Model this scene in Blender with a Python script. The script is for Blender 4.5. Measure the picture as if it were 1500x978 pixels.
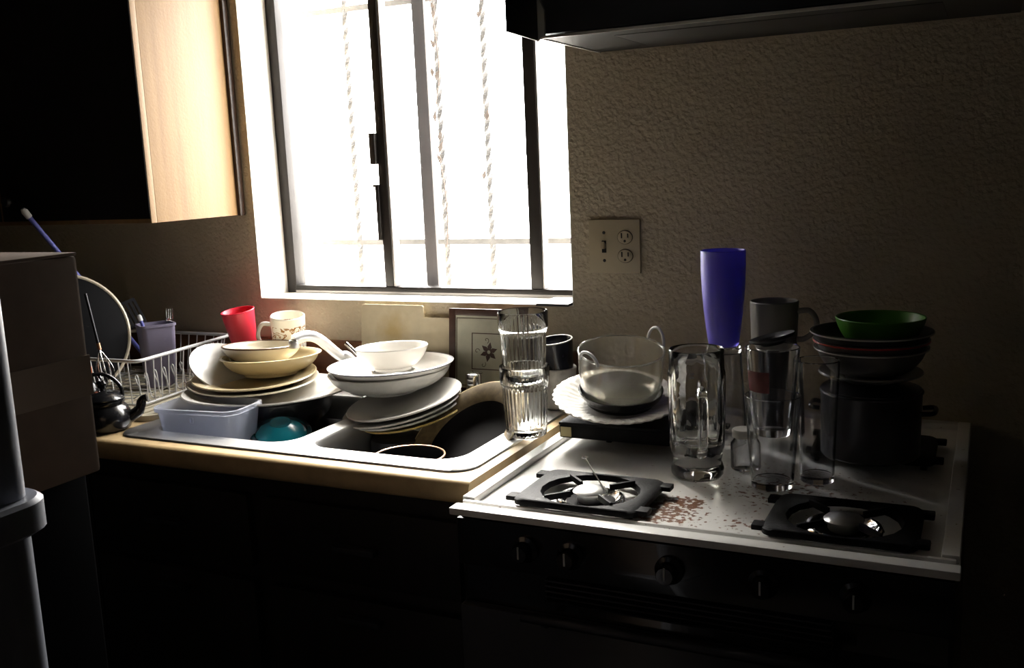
import bpy, bmesh, math, random
from mathutils import Vector, Matrix
random.seed(7)
SC = bpy.context.scene
COL = SC.collection
PI = math.pi
for o in list(bpy.data.objects):
    bpy.data.objects.remove(o)

# ------------------------------------------------------------------ camera
FPX = 1441.1
CAM = Vector((0.0, -2.0, 1.43))
YAW, PITCH, ROLL = math.radians(26.13), math.radians(9.705), math.radians(-2.484)
_f = Vector((-math.sin(YAW) * math.cos(PITCH), math.cos(YAW) * math.cos(PITCH), -math.sin(PITCH)))
_r = Vector((math.cos(YAW), math.sin(YAW), 0))
_u = _r.cross(_f)
RT = _r * math.cos(ROLL) + _u * math.sin(ROLL)
UP = -_r * math.sin(ROLL) + _u * math.cos(ROLL)
cam_data = bpy.data.cameras.new('camera')
cam_data.sensor_width = 36.0
cam_data.lens = FPX * 36.0 / 1500.0
cam_data.clip_start = 0.02
cam = bpy.data.objects.new('camera', cam_data)
COL.objects.link(cam)
cam.matrix_world = Matrix(((RT.x, UP.x, -_f.x, CAM.x), (RT.y, UP.y, -_f.y, CAM.y),
                           (RT.z, UP.z, -_f.z, CAM.z), (0, 0, 0, 1)))
SC.camera = cam

# ------------------------------------------------------------------ light
world = bpy.data.worlds.new('overcast_sky')
SC.world = world
world.use_nodes = True
wn = world.node_tree.nodes
wn['Background'].inputs[0].default_value = (1.0, 0.975, 0.94, 1)
wn['Background'].inputs[1].default_value = 13.0
pd = bpy.data.lights.new('window_portal', 'AREA')
pd.shape = 'RECTANGLE'
pd.size, pd.size_y = 0.88, 0.91
pd.cycles.is_portal = True
po = bpy.data.objects.new('window_portal', pd)
COL.objects.link(po)
po.location = (-1.265, 0.19, 1.57)
po.rotation_euler = (-PI / 2, 0, 0)
sd_ = bpy.data.lights.new('hazy_sun', 'SUN')
sd_.energy = 11.0
sd_.angle = math.radians(28)
sd_.color = (1.0, 0.95, 0.86)
so_ = bpy.data.objects.new('hazy_sun', sd_)
COL.objects.link(so_)
so_.location = (-2.0, 4.0, 6.0)
so_.rotation_euler = Vector((0.32, -0.62, -0.72)).to_track_quat('-Z', 'Y').to_euler()
SC.view_settings.view_transform = 'Standard'
SC.view_settings.look = 'None'
SC.view_settings.exposure = 1.2
SC.view_settings.gamma = 1.0
SC.view_settings.use_curve_mapping = False


# ------------------------------------------------------------------ pixel helpers
def ray(px, py):
    return RT * ((px - 750) / FPX) + UP * ((489 - py) / FPX) + _f


def atz(px, py, z):
    d = ray(px, py)
    return CAM + d * ((z - CAM.z) / d.z)


def aty(px, py, y):
    d = ray(px, py)
    return CAM + d * ((y - CAM.y) / d.y)


def atx(px, py, x):
    d = ray(px, py)
    return CAM + d * ((x - CAM.x) / d.x)


def facing(p):
    """angle about z that turns local x to the viewer's right at point p"""
    return math.atan2(p.y - CAM.y, p.x - CAM.x) - PI / 2


# ------------------------------------------------------------------ materials
MATS = {}


def mat(name, col, rough=0.5, metal=0.0, var=0.12, vscale=8.0, bump=0.0, bscale=60.0, trans=0.0, ior=1.45,
        coat=0.0, col2=None, spec=0.5, stretch=None):
    if name in MATS:
        return MATS[name]
    m = bpy.data.materials.new(name)
    m.use_nodes = True
    nt = m.node_tree
    N = nt.nodes
    b = N['Principled BSDF']
    b.inputs['Roughness'].default_value = rough
    b.inputs['Metallic'].default_value = metal
    b.inputs['Transmission Weight'].default_value = trans
    b.inputs['IOR'].default_value = ior
    b.inputs['Coat Weight'].default_value = coat
    b.inputs['Specular IOR Level'].default_value = spec
    tc = N.new('ShaderNodeTexCoord')
    mp = N.new('ShaderNodeMapping')
    nt.links.new(tc.outputs['Object'], mp.inputs[0])
    if stretch:
        mp.inputs['Scale'].default_value = stretch
    nz = N.new('ShaderNodeTexNoise')
    nz.inputs['Scale'].default_value = vscale
    nz.inputs['Detail'].default_value = 5
    nt.links.new(mp.outputs[0], nz.inputs['Vector'])
    rp = N.new('ShaderNodeValToRGB')
    c2 = col2 or tuple(max(0, c * (1 - 2.2 * var)) for c in col)
    rp.color_ramp.elements[0].position = 0.3
    rp.color_ramp.elements[1].position = 0.7
    rp.color_ramp.elements[0].color = (*c2, 1)
    rp.color_ramp.elements[1].color = (*col, 1)
    nt.links.new(nz.outputs['Fac'], rp.inputs[0])
    nt.links.new(rp.outputs[0], b.inputs['Base Color'])
    if bump:
        n2 = N.new('ShaderNodeTexNoise')
        n2.inputs['Scale'].default_value = bscale
        n2.inputs['Detail'].default_value = 6
        nt.links.new(tc.outputs['Object'], n2.inputs['Vector'])
        bp = N.new('ShaderNodeBump')
        bp.inputs['Strength'].default_value = bump
        bp.inputs['Distance'].default_value = 0.006
        nt.links.new(n2.outputs['Fac'], bp.inputs['Height'])
        nt.links.new(bp.outputs[0], b.inputs['Normal'])
    MATS[name] = m
    return m


def wood(name, col, col2, rough=0.5, axis='z', scale=1.0):
    st = {'z': (14, 14, 0.9), 'x': (0.9, 14, 14), 'y': (14, 0.9, 14)}[axis]
    return mat(name, col, rough, col2=col2, vscale=3.2 * scale, stretch=st, bump=0.08, bscale=180)


M_wall = mat('textured_plaster', (0.57, 0.495, 0.365), 0.85, var=0.04, vscale=3, bump=1.0, bscale=85)
M_reveal = mat('white_paint', (0.82, 0.79, 0.72), 0.6, var=0.02)
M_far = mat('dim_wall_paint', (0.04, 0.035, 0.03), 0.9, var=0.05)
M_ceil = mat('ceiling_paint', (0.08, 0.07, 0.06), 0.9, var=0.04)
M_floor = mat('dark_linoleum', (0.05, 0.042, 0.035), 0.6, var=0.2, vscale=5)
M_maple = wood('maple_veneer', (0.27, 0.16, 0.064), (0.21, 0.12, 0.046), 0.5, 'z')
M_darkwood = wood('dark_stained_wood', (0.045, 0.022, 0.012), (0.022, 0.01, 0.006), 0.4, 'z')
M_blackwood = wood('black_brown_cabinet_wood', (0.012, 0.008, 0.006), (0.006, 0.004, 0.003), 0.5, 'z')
M_brownsplash = wood('brown_laminate', (0.17, 0.07, 0.03), (0.09, 0.035, 0.016), 0.45, 'x')
M_top = mat('tan_laminate', (0.58, 0.42, 0.22), 0.4, var=0.1, vscale=30)
M_steel = mat('brushed_steel', (0.62, 0.62, 0.61), 0.32, metal=0.9, var=0.06, vscale=12)
M_satin = mat('satin_chrome', (0.85, 0.85, 0.85), 0.38, metal=0.85, var=0.03)
M_chrome = mat('chrome', (0.80, 0.80, 0.80), 0.12, metal=1.0, var=0.02)
M_alu = mat('bronze_aluminium', (0.02, 0.016, 0.014), 0.4, metal=0.4, var=0.2)
M_screen = mat('brown_screen_frame', (0.07, 0.055, 0.05), 0.6, var=0.1)
M_alul = mat('pale_aluminium_edge', (0.35, 0.33, 0.32), 0.4, metal=0.6, var=0.1)  # paler than the rest of the window frame
M_iron = mat('dark_painted_iron', (0.12, 0.12, 0.125), 0.7, var=0.15, vscale=40)
M_postw = wood('weathered_post_wood', (0.15, 0.11, 0.09), (0.08, 0.06, 0.05), 0.8, 'z')
M_white = mat('white_glazed_ceramic', (0.62, 0.60, 0.56), 0.22, var=0.02)
M_cream = mat('cream_glazed_ceramic', (0.58, 0.48, 0.29), 0.25, var=0.05)
M_ivory = mat('ivory_ceramic', (0.62, 0.56, 0.44), 0.25, var=0.03)
M_grey = mat('grey_stoneware', (0.55, 0.54, 0.50), 0.3, var=0.1, vscale=30)
M_ochre = mat('ochre_stoneware', (0.52, 0.38, 0.13), 0.3, var=0.12)
M_rimb = mat('brown_glaze_rim', (0.12, 0.06, 0.03), 0.3, var=0.1)
M_bluerim = mat('blue_glaze_rim', (0.10, 0.10, 0.16), 0.3, var=0.1)
M_black = mat('black_enamel', (0.010, 0.010, 0.011), 0.22, var=0.1, coat=0.3)
M_iron2 = mat('black_cast_iron', (0.008, 0.008, 0.009), 0.55, var=0.2, vscale=40, bump=0.15, bscale=300, spec=0.15)
M_darkm = mat('dark_worn_metal', (0.05, 0.05, 0.055), 0.45, metal=0.6, var=0.2)
M_brownpan = mat('speckled_brown_stoneware', (0.16, 0.115, 0.055), 0.6, var=0.2, vscale=70)
M_well = mat('platter_shade_and_burner_black', (0.008, 0.007, 0.007), 0.7, var=0.2, spec=0.08)  # shade inside the platter painted as black; burner wells use it too
M_copper = mat('copper_rim', (0.75, 0.42, 0.26), 0.3, metal=0.8, var=0.05)
M_red = mat('red_plastic', (0.72, 0.03, 0.06), 0.35, var=0.06)
M_teal = mat('teal_glaze', (0.006, 0.15, 0.19), 0.25, var=0.12, coat=0.3)
M_tealr = mat('dark_teal_glaze', (0.004, 0.045, 0.055), 0.25, var=0.1)
M_green = mat('green_plastic', (0.06, 0.22, 0.015), 0.4, var=0.1)
M_redline = mat('red_glaze_line', (0.55, 0.04, 0.04), 0.3, var=0.05)
M_redl = mat('dull_red_print', (0.16, 0.02, 0.02), 0.5, var=0.2, vscale=60)
M_caddy = mat('mauve_grey_plastic', (0.20, 0.18, 0.26), 0.5, var=0.08)
M_blueh = mat('blue_plastic_handle', (0.09, 0.10, 0.38), 0.4, var=0.05)
M_orange = mat('orange_plastic', (0.75, 0.16, 0.05), 0.5, var=0.1)
M_wire = mat('white_coated_wire', (0.62, 0.62, 0.62), 0.35, var=0.05)
M_mat = mat('cream_drain_mat', (0.55, 0.50, 0.38), 0.6, var=0.08)
M_card = mat('brown_cardboard', (0.26, 0.18, 0.12), 0.85, var=0.08, vscale=30)
M_tape = mat('brown_packing_tape', (0.40, 0.30, 0.21), 0.4, var=0.05)
M_greyp = mat('grey_shelf_plastic', (0.42, 0.44, 0.50), 0.4, var=0.06)
M_plate = mat('almond_plastic', (0.52, 0.45, 0.31), 0.4, var=0.03)
M_slot = mat('socket_slot_black', (0.01, 0.01, 0.01), 0.7, var=0.05)
M_tilep = mat('sage_tile_glaze', (0.50, 0.49, 0.38), 0.35, var=0.06, vscale=40)
M_tileb = mat('dark_brown_tile_glaze', (0.07, 0.032, 0.022), 0.4, var=0.15, vscale=60)
M_hood = mat('black_hood_enamel', (0.020, 0.020, 0.022), 0.35, var=0.1)
M_hoodb = mat('hood_underside_paint', (0.03, 0.028, 0.024), 0.6, var=0.1)
M_hoodlit = mat('hood_painted_light', (0.60, 0.58, 0.52), 0.35, metal=0.4, var=0.05)  # light on the hood corner and lips put into a pale colour
M_fig = mat('dark_mug_glaze', (0.022, 0.024, 0.035), 0.25, var=0.3, vscale=25)
M_speck = mat('speckled_white_ceramic', (0.66, 0.64, 0.58), 0.3, col2=(0.40, 0.37, 0.32), vscale=60)
M_paper = mat('beige_label_paper', (0.62, 0.55, 0.30), 0.7, var=0.05)
M_concrete = mat('pale_concrete', (0.5, 0.48, 0.44), 0.9, var=0.1)
M_greym = mat('falloff_dark_ceramic', (0.26, 0.25, 0.23), 0.3, var=0.08)  # mug and side plate colour darkened to stand in for light falloff
M_dim = mat('falloff_dark_stoneware', (0.13, 0.125, 0.12), 0.3, var=0.1)  # bowls painted dark to carry the falloff of light
M_pot = mat('falloff_dark_pot_metal', (0.10, 0.10, 0.11), 0.35, metal=0.8, var=0.25)  # pot colour darkened to imitate light falling off
M_matteblack = mat('matte_black_paint', (0.006, 0.006, 0.007), 0.7, var=0.1, spec=0.1)
M_slate = mat('grey_slate', (0.045, 0.045, 0.05), 0.5, var=0.08)


def glass_mat(name, col=(1, 1, 1), rough=0.02):
    return mat(name, col, rough, trans=1.0, ior=1.46, var=0.0)


M_glass = glass_mat('clear_glass', (0.97, 0.98, 0.97))
M_pint = glass_mat('dull_clear_glass', (0.90, 0.91, 0.93), 0.06)
M_pyrex = mat('cloudy_glass', (0.93, 0.91, 0.84), 0.10, trans=0.94, var=0.02)
M_tub = mat('frosted_blue_plastic', (0.74, 0.78, 0.90), 0.34, trans=0.82, var=0.06)
M_purple = mat('translucent_violet_plastic', (0.27, 0.23, 0.92), 0.40, trans=0.5, var=0.03)


def node_mats():
    # window glass: mostly clear, with haze added to imitate glare, and some reflection
    m = bpy.data.materials.new('glare_haze_window_glass')
    m.use_nodes = True
    nt = m.node_tree
    N = nt.nodes
    N.remove(N['Principled BSDF'])
    out = N['Material Output']
    tr = N.new('ShaderNodeBsdfTransparent')
    tl = N.new('ShaderNodeBsdfTranslucent')
    gl = N.new('ShaderNodeBsdfGlossy')
    gl.inputs['Roughness'].default_value = 0.05
    tl.inputs['Color'].default_value = (0.9, 0.9, 0.9, 1)
    nz = N.new('ShaderNodeTexNoise')
    nz.inputs['Scale'].default_value = 6
    mr = N.new('ShaderNodeMapRange')
    mr.inputs['To Min'].default_value = 0.003
    mr.inputs['To Max'].default_value = 0.008
    nt.links.new(nz.outputs['Fac'], mr.inputs['Value'])
    mx = N.new('ShaderNodeMixShader')
    nt.links.new(mr.outputs[0], mx.inputs[0])
    nt.links.new(tr.outputs[0], mx.inputs[1])
    nt.links.new(tl.outputs[0], mx.inputs[2])
    m2 = N.new('ShaderNodeMixShader')
    m2.inputs[0].default_value = 0.04
    nt.links.new(mx.outputs[0], m2.inputs[1])
    nt.links.new(gl.outputs[0], m2.inputs[2])
    nt.links.new(m2.outputs[0], out.inputs[0])
    MATS['pane'] = m

    # stained cream board: a mustard blot
    m = mat('stained_cream_board', (0.60, 0.52, 0.36), 0.8, var=0.05, vscale=40)
    nt = m.node_tree
    N = nt.nodes
    b = N['Principled BSDF']
    src = b.inputs['Base Color'].links[0].from_socket
    tc = N.new('ShaderNodeTexCoord')
    v = N.new('ShaderNodeVectorMath')
    v.operation = 'DISTANCE'
    v.inputs[1].default_value = (0.09, 0, 0.135)
    nt.links.new(tc.outputs['Object'], v.inputs[0])
    nz = N.new('ShaderNodeTexNoise')
    nz.inputs['Scale'].default_value = 35
    nt.links.new(tc.outputs['Object'], nz.inputs['Vector'])
    ad = N.new('ShaderNodeMath')
    ad.operation = 'MULTIPLY_ADD'
    ad.inputs[1].default_value = 0.06
    nt.links.new(nz.outputs['Fac'], ad.inputs[0])
    nt.links.new(v.outputs['Value'], ad.inputs[2])
    mr = N.new('ShaderNodeMapRange')
    mr.inputs['From Min'].default_value = 0.085
    mr.inputs['From Max'].default_value = 0.035
    mr.inputs['To Max'].default_value = 0.55
    nt.links.new(ad.outputs[0], mr.inputs['Value'])
    mix = N.new('ShaderNodeMix')
    mix.data_type = 'RGBA'
    nt.links.new(mr.outputs[0], mix.inputs['Factor'])
    nt.links.new(src, mix.inputs['A'])
    mix.inputs['B'].default_value = (0.42, 0.27, 0.05, 1)
    nt.links.new(mix.outputs['Result'], b.inputs['Base Color'])
    MATS['board'] = m

    # white enamel with rust flecks around the burner
    m = mat('rusty_white_enamel', (0.84, 0.83, 0.80), 0.30, var=0.03, vscale=20)
    nt = m.node_tree
    N = nt.nodes
    b = N['Principled BSDF']
    src = b.inputs['Base Color'].links[0].from_socket
    tc = N.new('ShaderNodeTexCoord')
    fl = N.new('ShaderNodeTexNoise')
    fl.inputs['Scale'].default_value = 120
    fl.inputs['Detail'].default_value = 4
    nt.links.new(tc.outputs['Object'], fl.inputs['Vector'])
    total = None
    for (c, r0, r1) in (((-0.058, -0.262, 0.906), 0.10, 0.03), ((-0.03, -0.215, 0.906), 0.05, 0.02),
                        ((0.07, -0.275, 0.906), 0.05, 0.01), ((0.12, -0.25, 0.906), 0.035, 0.01),
                        ((-0.30, -0.31, 0.906), 0.04, 0.01), ((0.1, -0.1, 0.906), 0.2, 0.0)):
        v = N.new('ShaderNodeVectorMath')
        v.operation = 'DISTANCE'
        v.inputs[1].default_value = c
        nt.links.new(tc.outputs['Object'], v.inputs[0])
        mr = N.new('ShaderNodeMapRange')
        mr.inputs['From Min'].default_value = r0
        mr.inputs['From Max'].default_value = r1
        mr.inputs['To Max'].default_value = 0.30 if r1 > 0.015 else 0.2
        nt.links.new(v.outputs['Value'], mr.inputs['Value'])
        if total is None:
            total = mr.outputs[0]
        else:
            a = N.new('ShaderNodeMath')
            a.operation = 'MAXIMUM'
            nt.links.new(total, a.inputs[0])
            nt.links.new(mr.outputs[0], a.inputs[1])
            total = a.outputs[0]
    a = N.new('ShaderNodeMath')
    a.operation = 'ADD'
    nt.links.new(total, a.inputs[0])
    nt.links.new(fl.outputs['Fac'], a.inputs[1])
    th = N.new('ShaderNodeMapRange')
    th.inputs['From Min'].default_value = 0.70
    th.inputs['From Max'].default_value = 0.76
    nt.links.new(a.outputs[0], th.inputs['Value'])
    n3 = N.new('ShaderNodeTexNoise')
    n3.inputs['Scale'].default_value = 60
    rp = N.new('ShaderNodeValToRGB')
    rp.color_ramp.elements[0].color = (0.05, 0.02, 0.01, 1)
    rp.color_ramp.elements[1].color = (0.30, 0.12, 0.05, 1)
    nt.links.new(tc.outputs['Object'], n3.inputs['Vector'])
    nt.links.new(n3.outputs['Fac'], rp.inputs[0])
    mix = N.new('ShaderNodeMix')
    mix.data_type = 'RGBA'
    nt.links.new(th.outputs[0], mix.inputs['Factor'])
    nt.links.new(src, mix.inputs['A'])
    nt.links.new(rp.outputs[0], mix.inputs['B'])
    nt.links.new(mix.outputs['Result'], b.inputs['Base Color'])
    MATS['enamel'] = m

    # mug print: brown scrolls in a band
    m = mat('white_mug_with_brown_scrolls', (0.80, 0.76, 0.66), 0.25, var=0.02)
    nt = m.node_tree
    N = nt.nodes
    b = N['Principled BSDF']
    src = b.inputs['Base Color'].links[0].from_socket
    tc = N.new('ShaderNodeTexCoord')
    nz = N.new('ShaderNodeTexNoise')
    nz.inputs['Scale'].default_value = 45
    nz.inputs['Detail'].default_value = 1.5
    nz.inputs['Distortion'].default_value = 2.0
    nt.links.new(tc.outputs['Object'], nz.inputs['Vector'])
    s = N.new('ShaderNodeMath')
    s.operation = 'SUBTRACT'
    s.inputs[1].default_value = 0.5
    nt.links.new(nz.outputs['Fac'], s.inputs[0])
    ab = N.new('ShaderNodeMath')
    ab.operation = 'ABSOLUTE'
    nt.links.new(s.outputs[0], ab.inputs[0])
    mr = N.new('ShaderNodeMapRange')
    mr.inputs['From Min'].default_value = 0.055
    mr.inputs['From Max'].default_value = 0.025
    nt.links.new(ab.outputs[0], mr.inputs['Value'])
    sp = N.new('ShaderNodeSeparateXYZ')
    nt.links.new(tc.outputs['Object'], sp.inputs[0])
    lt = N.new('ShaderNodeMath')
    lt.operation = 'LESS_THAN'
    lt.inputs[1].default_value = 0.083
    nt.links.new(sp.outputs['Z'], lt.inputs[0])
    mu = N.new('ShaderNodeMath')
    mu.operation = 'MULTIPLY'
    nt.links.new(mr.outputs[0], mu.inputs[0])
    nt.links.new(lt.outputs[0], mu.inputs[1])
    mix = N.new('ShaderNodeMix')
    mix.data_type = 'RGBA'
    nt.links.new(mu.outputs[0], mix.inputs['Factor'])
    nt.links.new(src, mix.inputs['A'])
    mix.inputs['B'].default_value = (0.28, 0.12, 0.02, 1)
    nt.links.new(mix.outputs['Result'], b.inputs['Base Color'])
    MATS['mugprint'] = m


node_mats()


# ------------------------------------------------------------------ mesh helpers
def link(name, me, m, parent=None, loc=None, smooth=True, ang=35):
    if m is not None:
        me.materials.append(m)
    if smooth:
        me.polygons.foreach_set('use_smooth', [True] * len(me.polygons))
        me.set_sharp_from_angle(angle=math.radians(ang))
    o = bpy.data.objects.new(name, me)
    COL.objects.link(o)
    if parent is not None:
        o.parent = parent
    if loc is not None:
        o.location = loc
    return o


def fin(name, bm, m, parent=None, loc=None, smooth=True, ang=35):
    bmesh.ops.recalc_face_normals(bm, faces=bm.faces)
    me = bpy.data.meshes.new(name)
    bm.to_mesh(me)
    bm.free()
    return link(name, me, m, parent, loc, smooth, ang)


def tag(o, label, cat, group=None):
    o['label'] = label
    o['category'] = cat
    if group:
        o['group'] = group
    return o


def struct(o):
    o['kind'] = 'structure'
    return o


def thing(name, label, cat, loc=(0, 0, 0), rz=0.0, group=None, tilt=0.0, roll=0.0):
    o = bpy.data.objects.new(name, None)
    o.empty_display_size = 0.05
    COL.objects.link(o)
    place(o, loc, rz, tilt, roll)
    return tag(o, label, cat, group) if label else o


def place(o, loc, rz=0.0, tilt=0.0, roll=0.0):
    o.rotation_mode = 'XYZ'
    m = Matrix.Rotation(rz, 4, 'Z') @ Matrix.Rotation(math.radians(tilt), 4, 'X') @ Matrix.Rotation(math.radians(roll), 4, 'Y')
    o.rotation_euler = m.to_euler('XYZ')
    o.location = loc
    return o


def bx(bm, x0, x1, y0, y1, z0, z1, bev=0.0, seg=2):
    r = bmesh.ops.create_cube(bm, size=1)
    vs = r['verts']
    for v in vs:
        v.co = Vector((x0 + (v.co.x + .5) * (x1 - x0), y0 + (v.co.y + .5) * (y1 - y0), z0 + (v.co.z + .5) * (z1 - z0)))
    if bev:
        es = list({e for v in vs for e in v.link_edges})
        bmesh.ops.bevel(bm, geom=es, offset=bev, segments=seg, affect='EDGES', profile=0.6)


def box(name, x0, x1, y0, y1, z0, z1, m, parent=None, bev=0.0, seg=2):
    bm = bmesh.new()
    bx(bm, x0, x1, y0, y1, z0, z1, bev, seg)
    return fin(name, bm, m, parent)


def lathe_bm(bm, prof, seg=48, mod=None, sx=1.0, sy=1.0, off=(0, 0, 0)):
    """prof: list of (r, z). mod(i_profile, angle) -> radius factor"""
    rings = []
    for i, (r, z) in enumerate(prof):
        if r < 1e-6:
            rings.append([bm.verts.new((off[0], off[1], off[2] + z))])
        else:
            ring = []
            for k in range(seg):
                a = 2 * PI * k / seg
                rr = r * (mod(i, a) if mod else 1.0)
                ring.append(bm.verts.new((off[0] + rr * math.cos(a) * sx, off[1] + rr * math.sin(a) * sy, off[2] + z)))
            rings.append(ring)
    for a, b in zip(rings, rings[1:]):
        for k in range(seg):
            k2 = (k + 1) % seg
            if len(a) == 1 and len(b) == 1:
                continue
            if len(a) == 1:
                bm.faces.new((a[0], b[k], b[k2]))
            elif len(b) == 1:
                bm.faces.new((a[k], b[0], a[k2]))
            else:
                bm.faces.new((a[k], b[k], b[k2], a[k2]))
    return rings


def lathe(name, prof, m, parent=None, seg=48, mod=None, sx=1.0, sy=1.0, off=(0, 0, 0), ang=40):
    bm = bmesh.new()
    lathe_bm(bm, prof, seg, mod, sx, sy, off)
    return fin(name, bm, m, parent, ang=ang)


def torus(name, r, t, z, m, parent=None, seg=48, off=(0, 0), sx=1.0, sy=1.0):
    bm = bmesh.new()
    n = 8
    rings = []
    for k in range(seg):
        a = 2 * PI * k / seg
        rings.append([bm.verts.new((off[0] + (r + t * math.cos(2 * PI * j / n)) * math.cos(a) * sx,
                                    off[1] + (r + t * math.cos(2 * PI * j / n)) * math.sin(a) * sy,
                                    z + t * math.sin(2 * PI * j / n))) for j in range(n)])
    for k in range(seg):
        for j in range(n):
            bm.faces.new((rings[k][j], rings[(k + 1) % seg][j], rings[(k + 1) % seg][(j + 1) % n], rings[k][(j + 1) % n]))
    return fin(name, bm, m, parent)


def spline(pts, n=8):
    """Catmull-Rom through pts (each a tuple of any length)"""
    out = []
    P = [pts[0]] + list(pts) + [pts[-1]]
    for i in range(1, len(P) - 2):
        for k in range(n):
            t = k / n
            out.append(tuple(0.5 * (2 * b + (c - a) * t + (2 * a - 5 * b + 4 * c - d) * t * t + (3 * b - a - 3 * c + d) * t ** 3)
                             for a, b, c, d in zip(P[i - 1], P[i], P[i + 1], P[i + 2])))
    out.append(tuple(pts[-1]))
    return out


def tube_bm(bm, pts, rad, seg=10, flat=1.0):
    pts = [Vector(p[:3]) for p in pts]
    n = len(pts)
    rads = rad if isinstance(rad, (list, tuple)) else [rad] * n
    t0 = (pts[1] - pts[0]).normalized()
    up = Vector((0, 0, 1)) if abs(t0.z) < 0.9 else Vector((1, 0, 0))
    s = t0.cross(up).normalized()
    rings = []
    for i in range(n):
        t = (pts[min(i + 1, n - 1)] - pts[max(i - 1, 0)]).normalized()
        s = (s - t * s.dot(t)).normalized()
        u = s.cross(t)
        rings.append([bm.verts.new(pts[i] + (s * math.cos(2 * PI * k / seg) + u * math.sin(2 * PI * k / seg) * flat) * rads[i])
                      for k in range(seg)])
    for a, b in zip(rings, rings[1:]):
        for k in range(seg):
            bm.faces.new((a[k], a[(k + 1) % seg], b[(k + 1) % seg], b[k]))
    bm.faces.new(list(reversed(rings[0])))
    bm.faces.new(rings[-1])


def tube(name, pts, rad, m, parent=None, seg=10, flat=1.0):
    bm = bmesh.new()
    tube_bm(bm, pts, rad, seg, flat)
    return fin(name, bm, m, parent, ang=50)


def prism(name, poly, t, m, parent=None, plane='xz', bev=0.0):
    """poly in (a, b); extruded by t along the remaining axis, centred"""
    bm = bmesh.new()
    f = {'xz': lambda a, b, c: (a, c, b), 'xy': lambda a, b, c: (a, b, c), 'yz': lambda a, b, c: (c, a, b)}[plane]
    A = [bm.verts.new(f(a, b, -t / 2)) for a, b in poly]
    B = [bm.verts.new(f(a, b, t / 2)) for a, b in poly]
    bm.faces.new(A)
    bm.faces.new(list(reversed(B)))
    n = len(poly)
    for i in range(n):
        bm.faces.new((A[i], B[i], B[(i + 1) % n], A[(i + 1) % n]))
    if bev:
        bmesh.ops.bevel(bm, geom=list(bm.edges), offset=bev, segments=1, affect='EDGES')
    return fin(name, bm, m, parent, ang=30)


def rrect(x0, x1, y0, y1, r, n=6):
    out = []
    for cx, cy, a0 in ((x1 - r, y1 - r, 0), (x0 + r, y1 - r, PI / 2), (x0 + r, y0 + r, PI), (x1 - r, y0 + r, 1.5 * PI)):
        for k in range(n + 1):
            a = a0 + PI / 2 * k / n
            out.append((cx + r * math.cos(a), cy + r * math.sin(a)))
    return out


def loft(bm, loops, cap0=False, cap1=False):
    R = [[bm.verts.new(p) for p in lp] for lp in loops]
    n = len(R[0])
    for a, b in zip(R, R[1:]):
        for k in range(n):
            bm.faces.new((a[k], a[(k + 1) % n], b[(k + 1) % n], b[k]))
    if cap0:
        bm.faces.new(list(reversed(R[0])))
    if cap1:
        bm.faces.new(R[-1])
    return R


# dish profiles ----------------------------------------------------------
def bowl_prof(R, h, foot=0.4, t=0.004, curve=1.0, lip=0.0):
    out = [(0, 0.004), (R * foot * 0.85, 0.004), (R * foot * 0.9, 0), (R * foot, 0), (R * foot * 1.02, 0.006)]
    n = 9
    for i in range(1, n + 1):
        s = i / n
        r = R * foot + (R - lip - R * foot) * math.sin(s * PI / 2 * curve) / math.sin(PI / 2 * curve)
        out.append((r, 0.006 + (h - 0.006) * (1 - math.cos(s * PI / 2)) ** 0.85))
    if lip:
        out.append((R, h + 0.001))
        out.append((R + 0.001, h + t * 0.7))
        out.append((R - lip, h + t * 0.8))
    else:
        out.append((R - t * 0.3, h + t * 0.4))
        out.append((R - t, h))
    inn = []
    for i in range(n, 0, -1):
        s = i / n
        r = R * foot + (R - lip - R * foot) * math.sin(s * PI / 2 * curve) / math.sin(PI / 2 * curve) - t
        inn.append((max(r, 0.002), 0.006 + t + (h - 0.006) * (1 - math.cos(s * PI / 2)) ** 0.85 - (t if i == n else 0)))
    return out + inn + [(R * foot * 0.6, 0.006 + t), (0, 0.006 + t)]


def plate_prof(R, h=0.022, well=0.62, t=0.004):
    return [(0, 0.002), (R * well * 0.72, 0.002), (R * well * 0.76, 0), (R * well * 0.80, 0), (R * well, 0.006),
            (R * well * 1.1, h * 0.5), (R * 0.97, h - 0.001), (R, h + t * 0.4), (R * 0.985, h + t), (R * well * 1.1, h * 0.5 + t),
            (R * well, 0.006 + t), (R * well * 0.8, t + 0.002), (0, t + 0.001)]


def cup_prof(r0, r1, h, t=0.003, base=0.005, n=6):
    o = [(0, 0), (r0 - 0.003, 0), (r0, 0.003)]
    for i in range(1, n + 1):
        o.append((r0 + (r1 - r0) * i / n, 0.003 + (h - 0.003) * i / n))
    o.append((r1 - t / 2, h + t * 0.5))
    for i in range(n, -1, -1):
        o.append((max(r0 + (r1 - r0) * i / n - t, 0.001), base + (h - base) * i / n))
    return o + [(0, base)]


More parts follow.
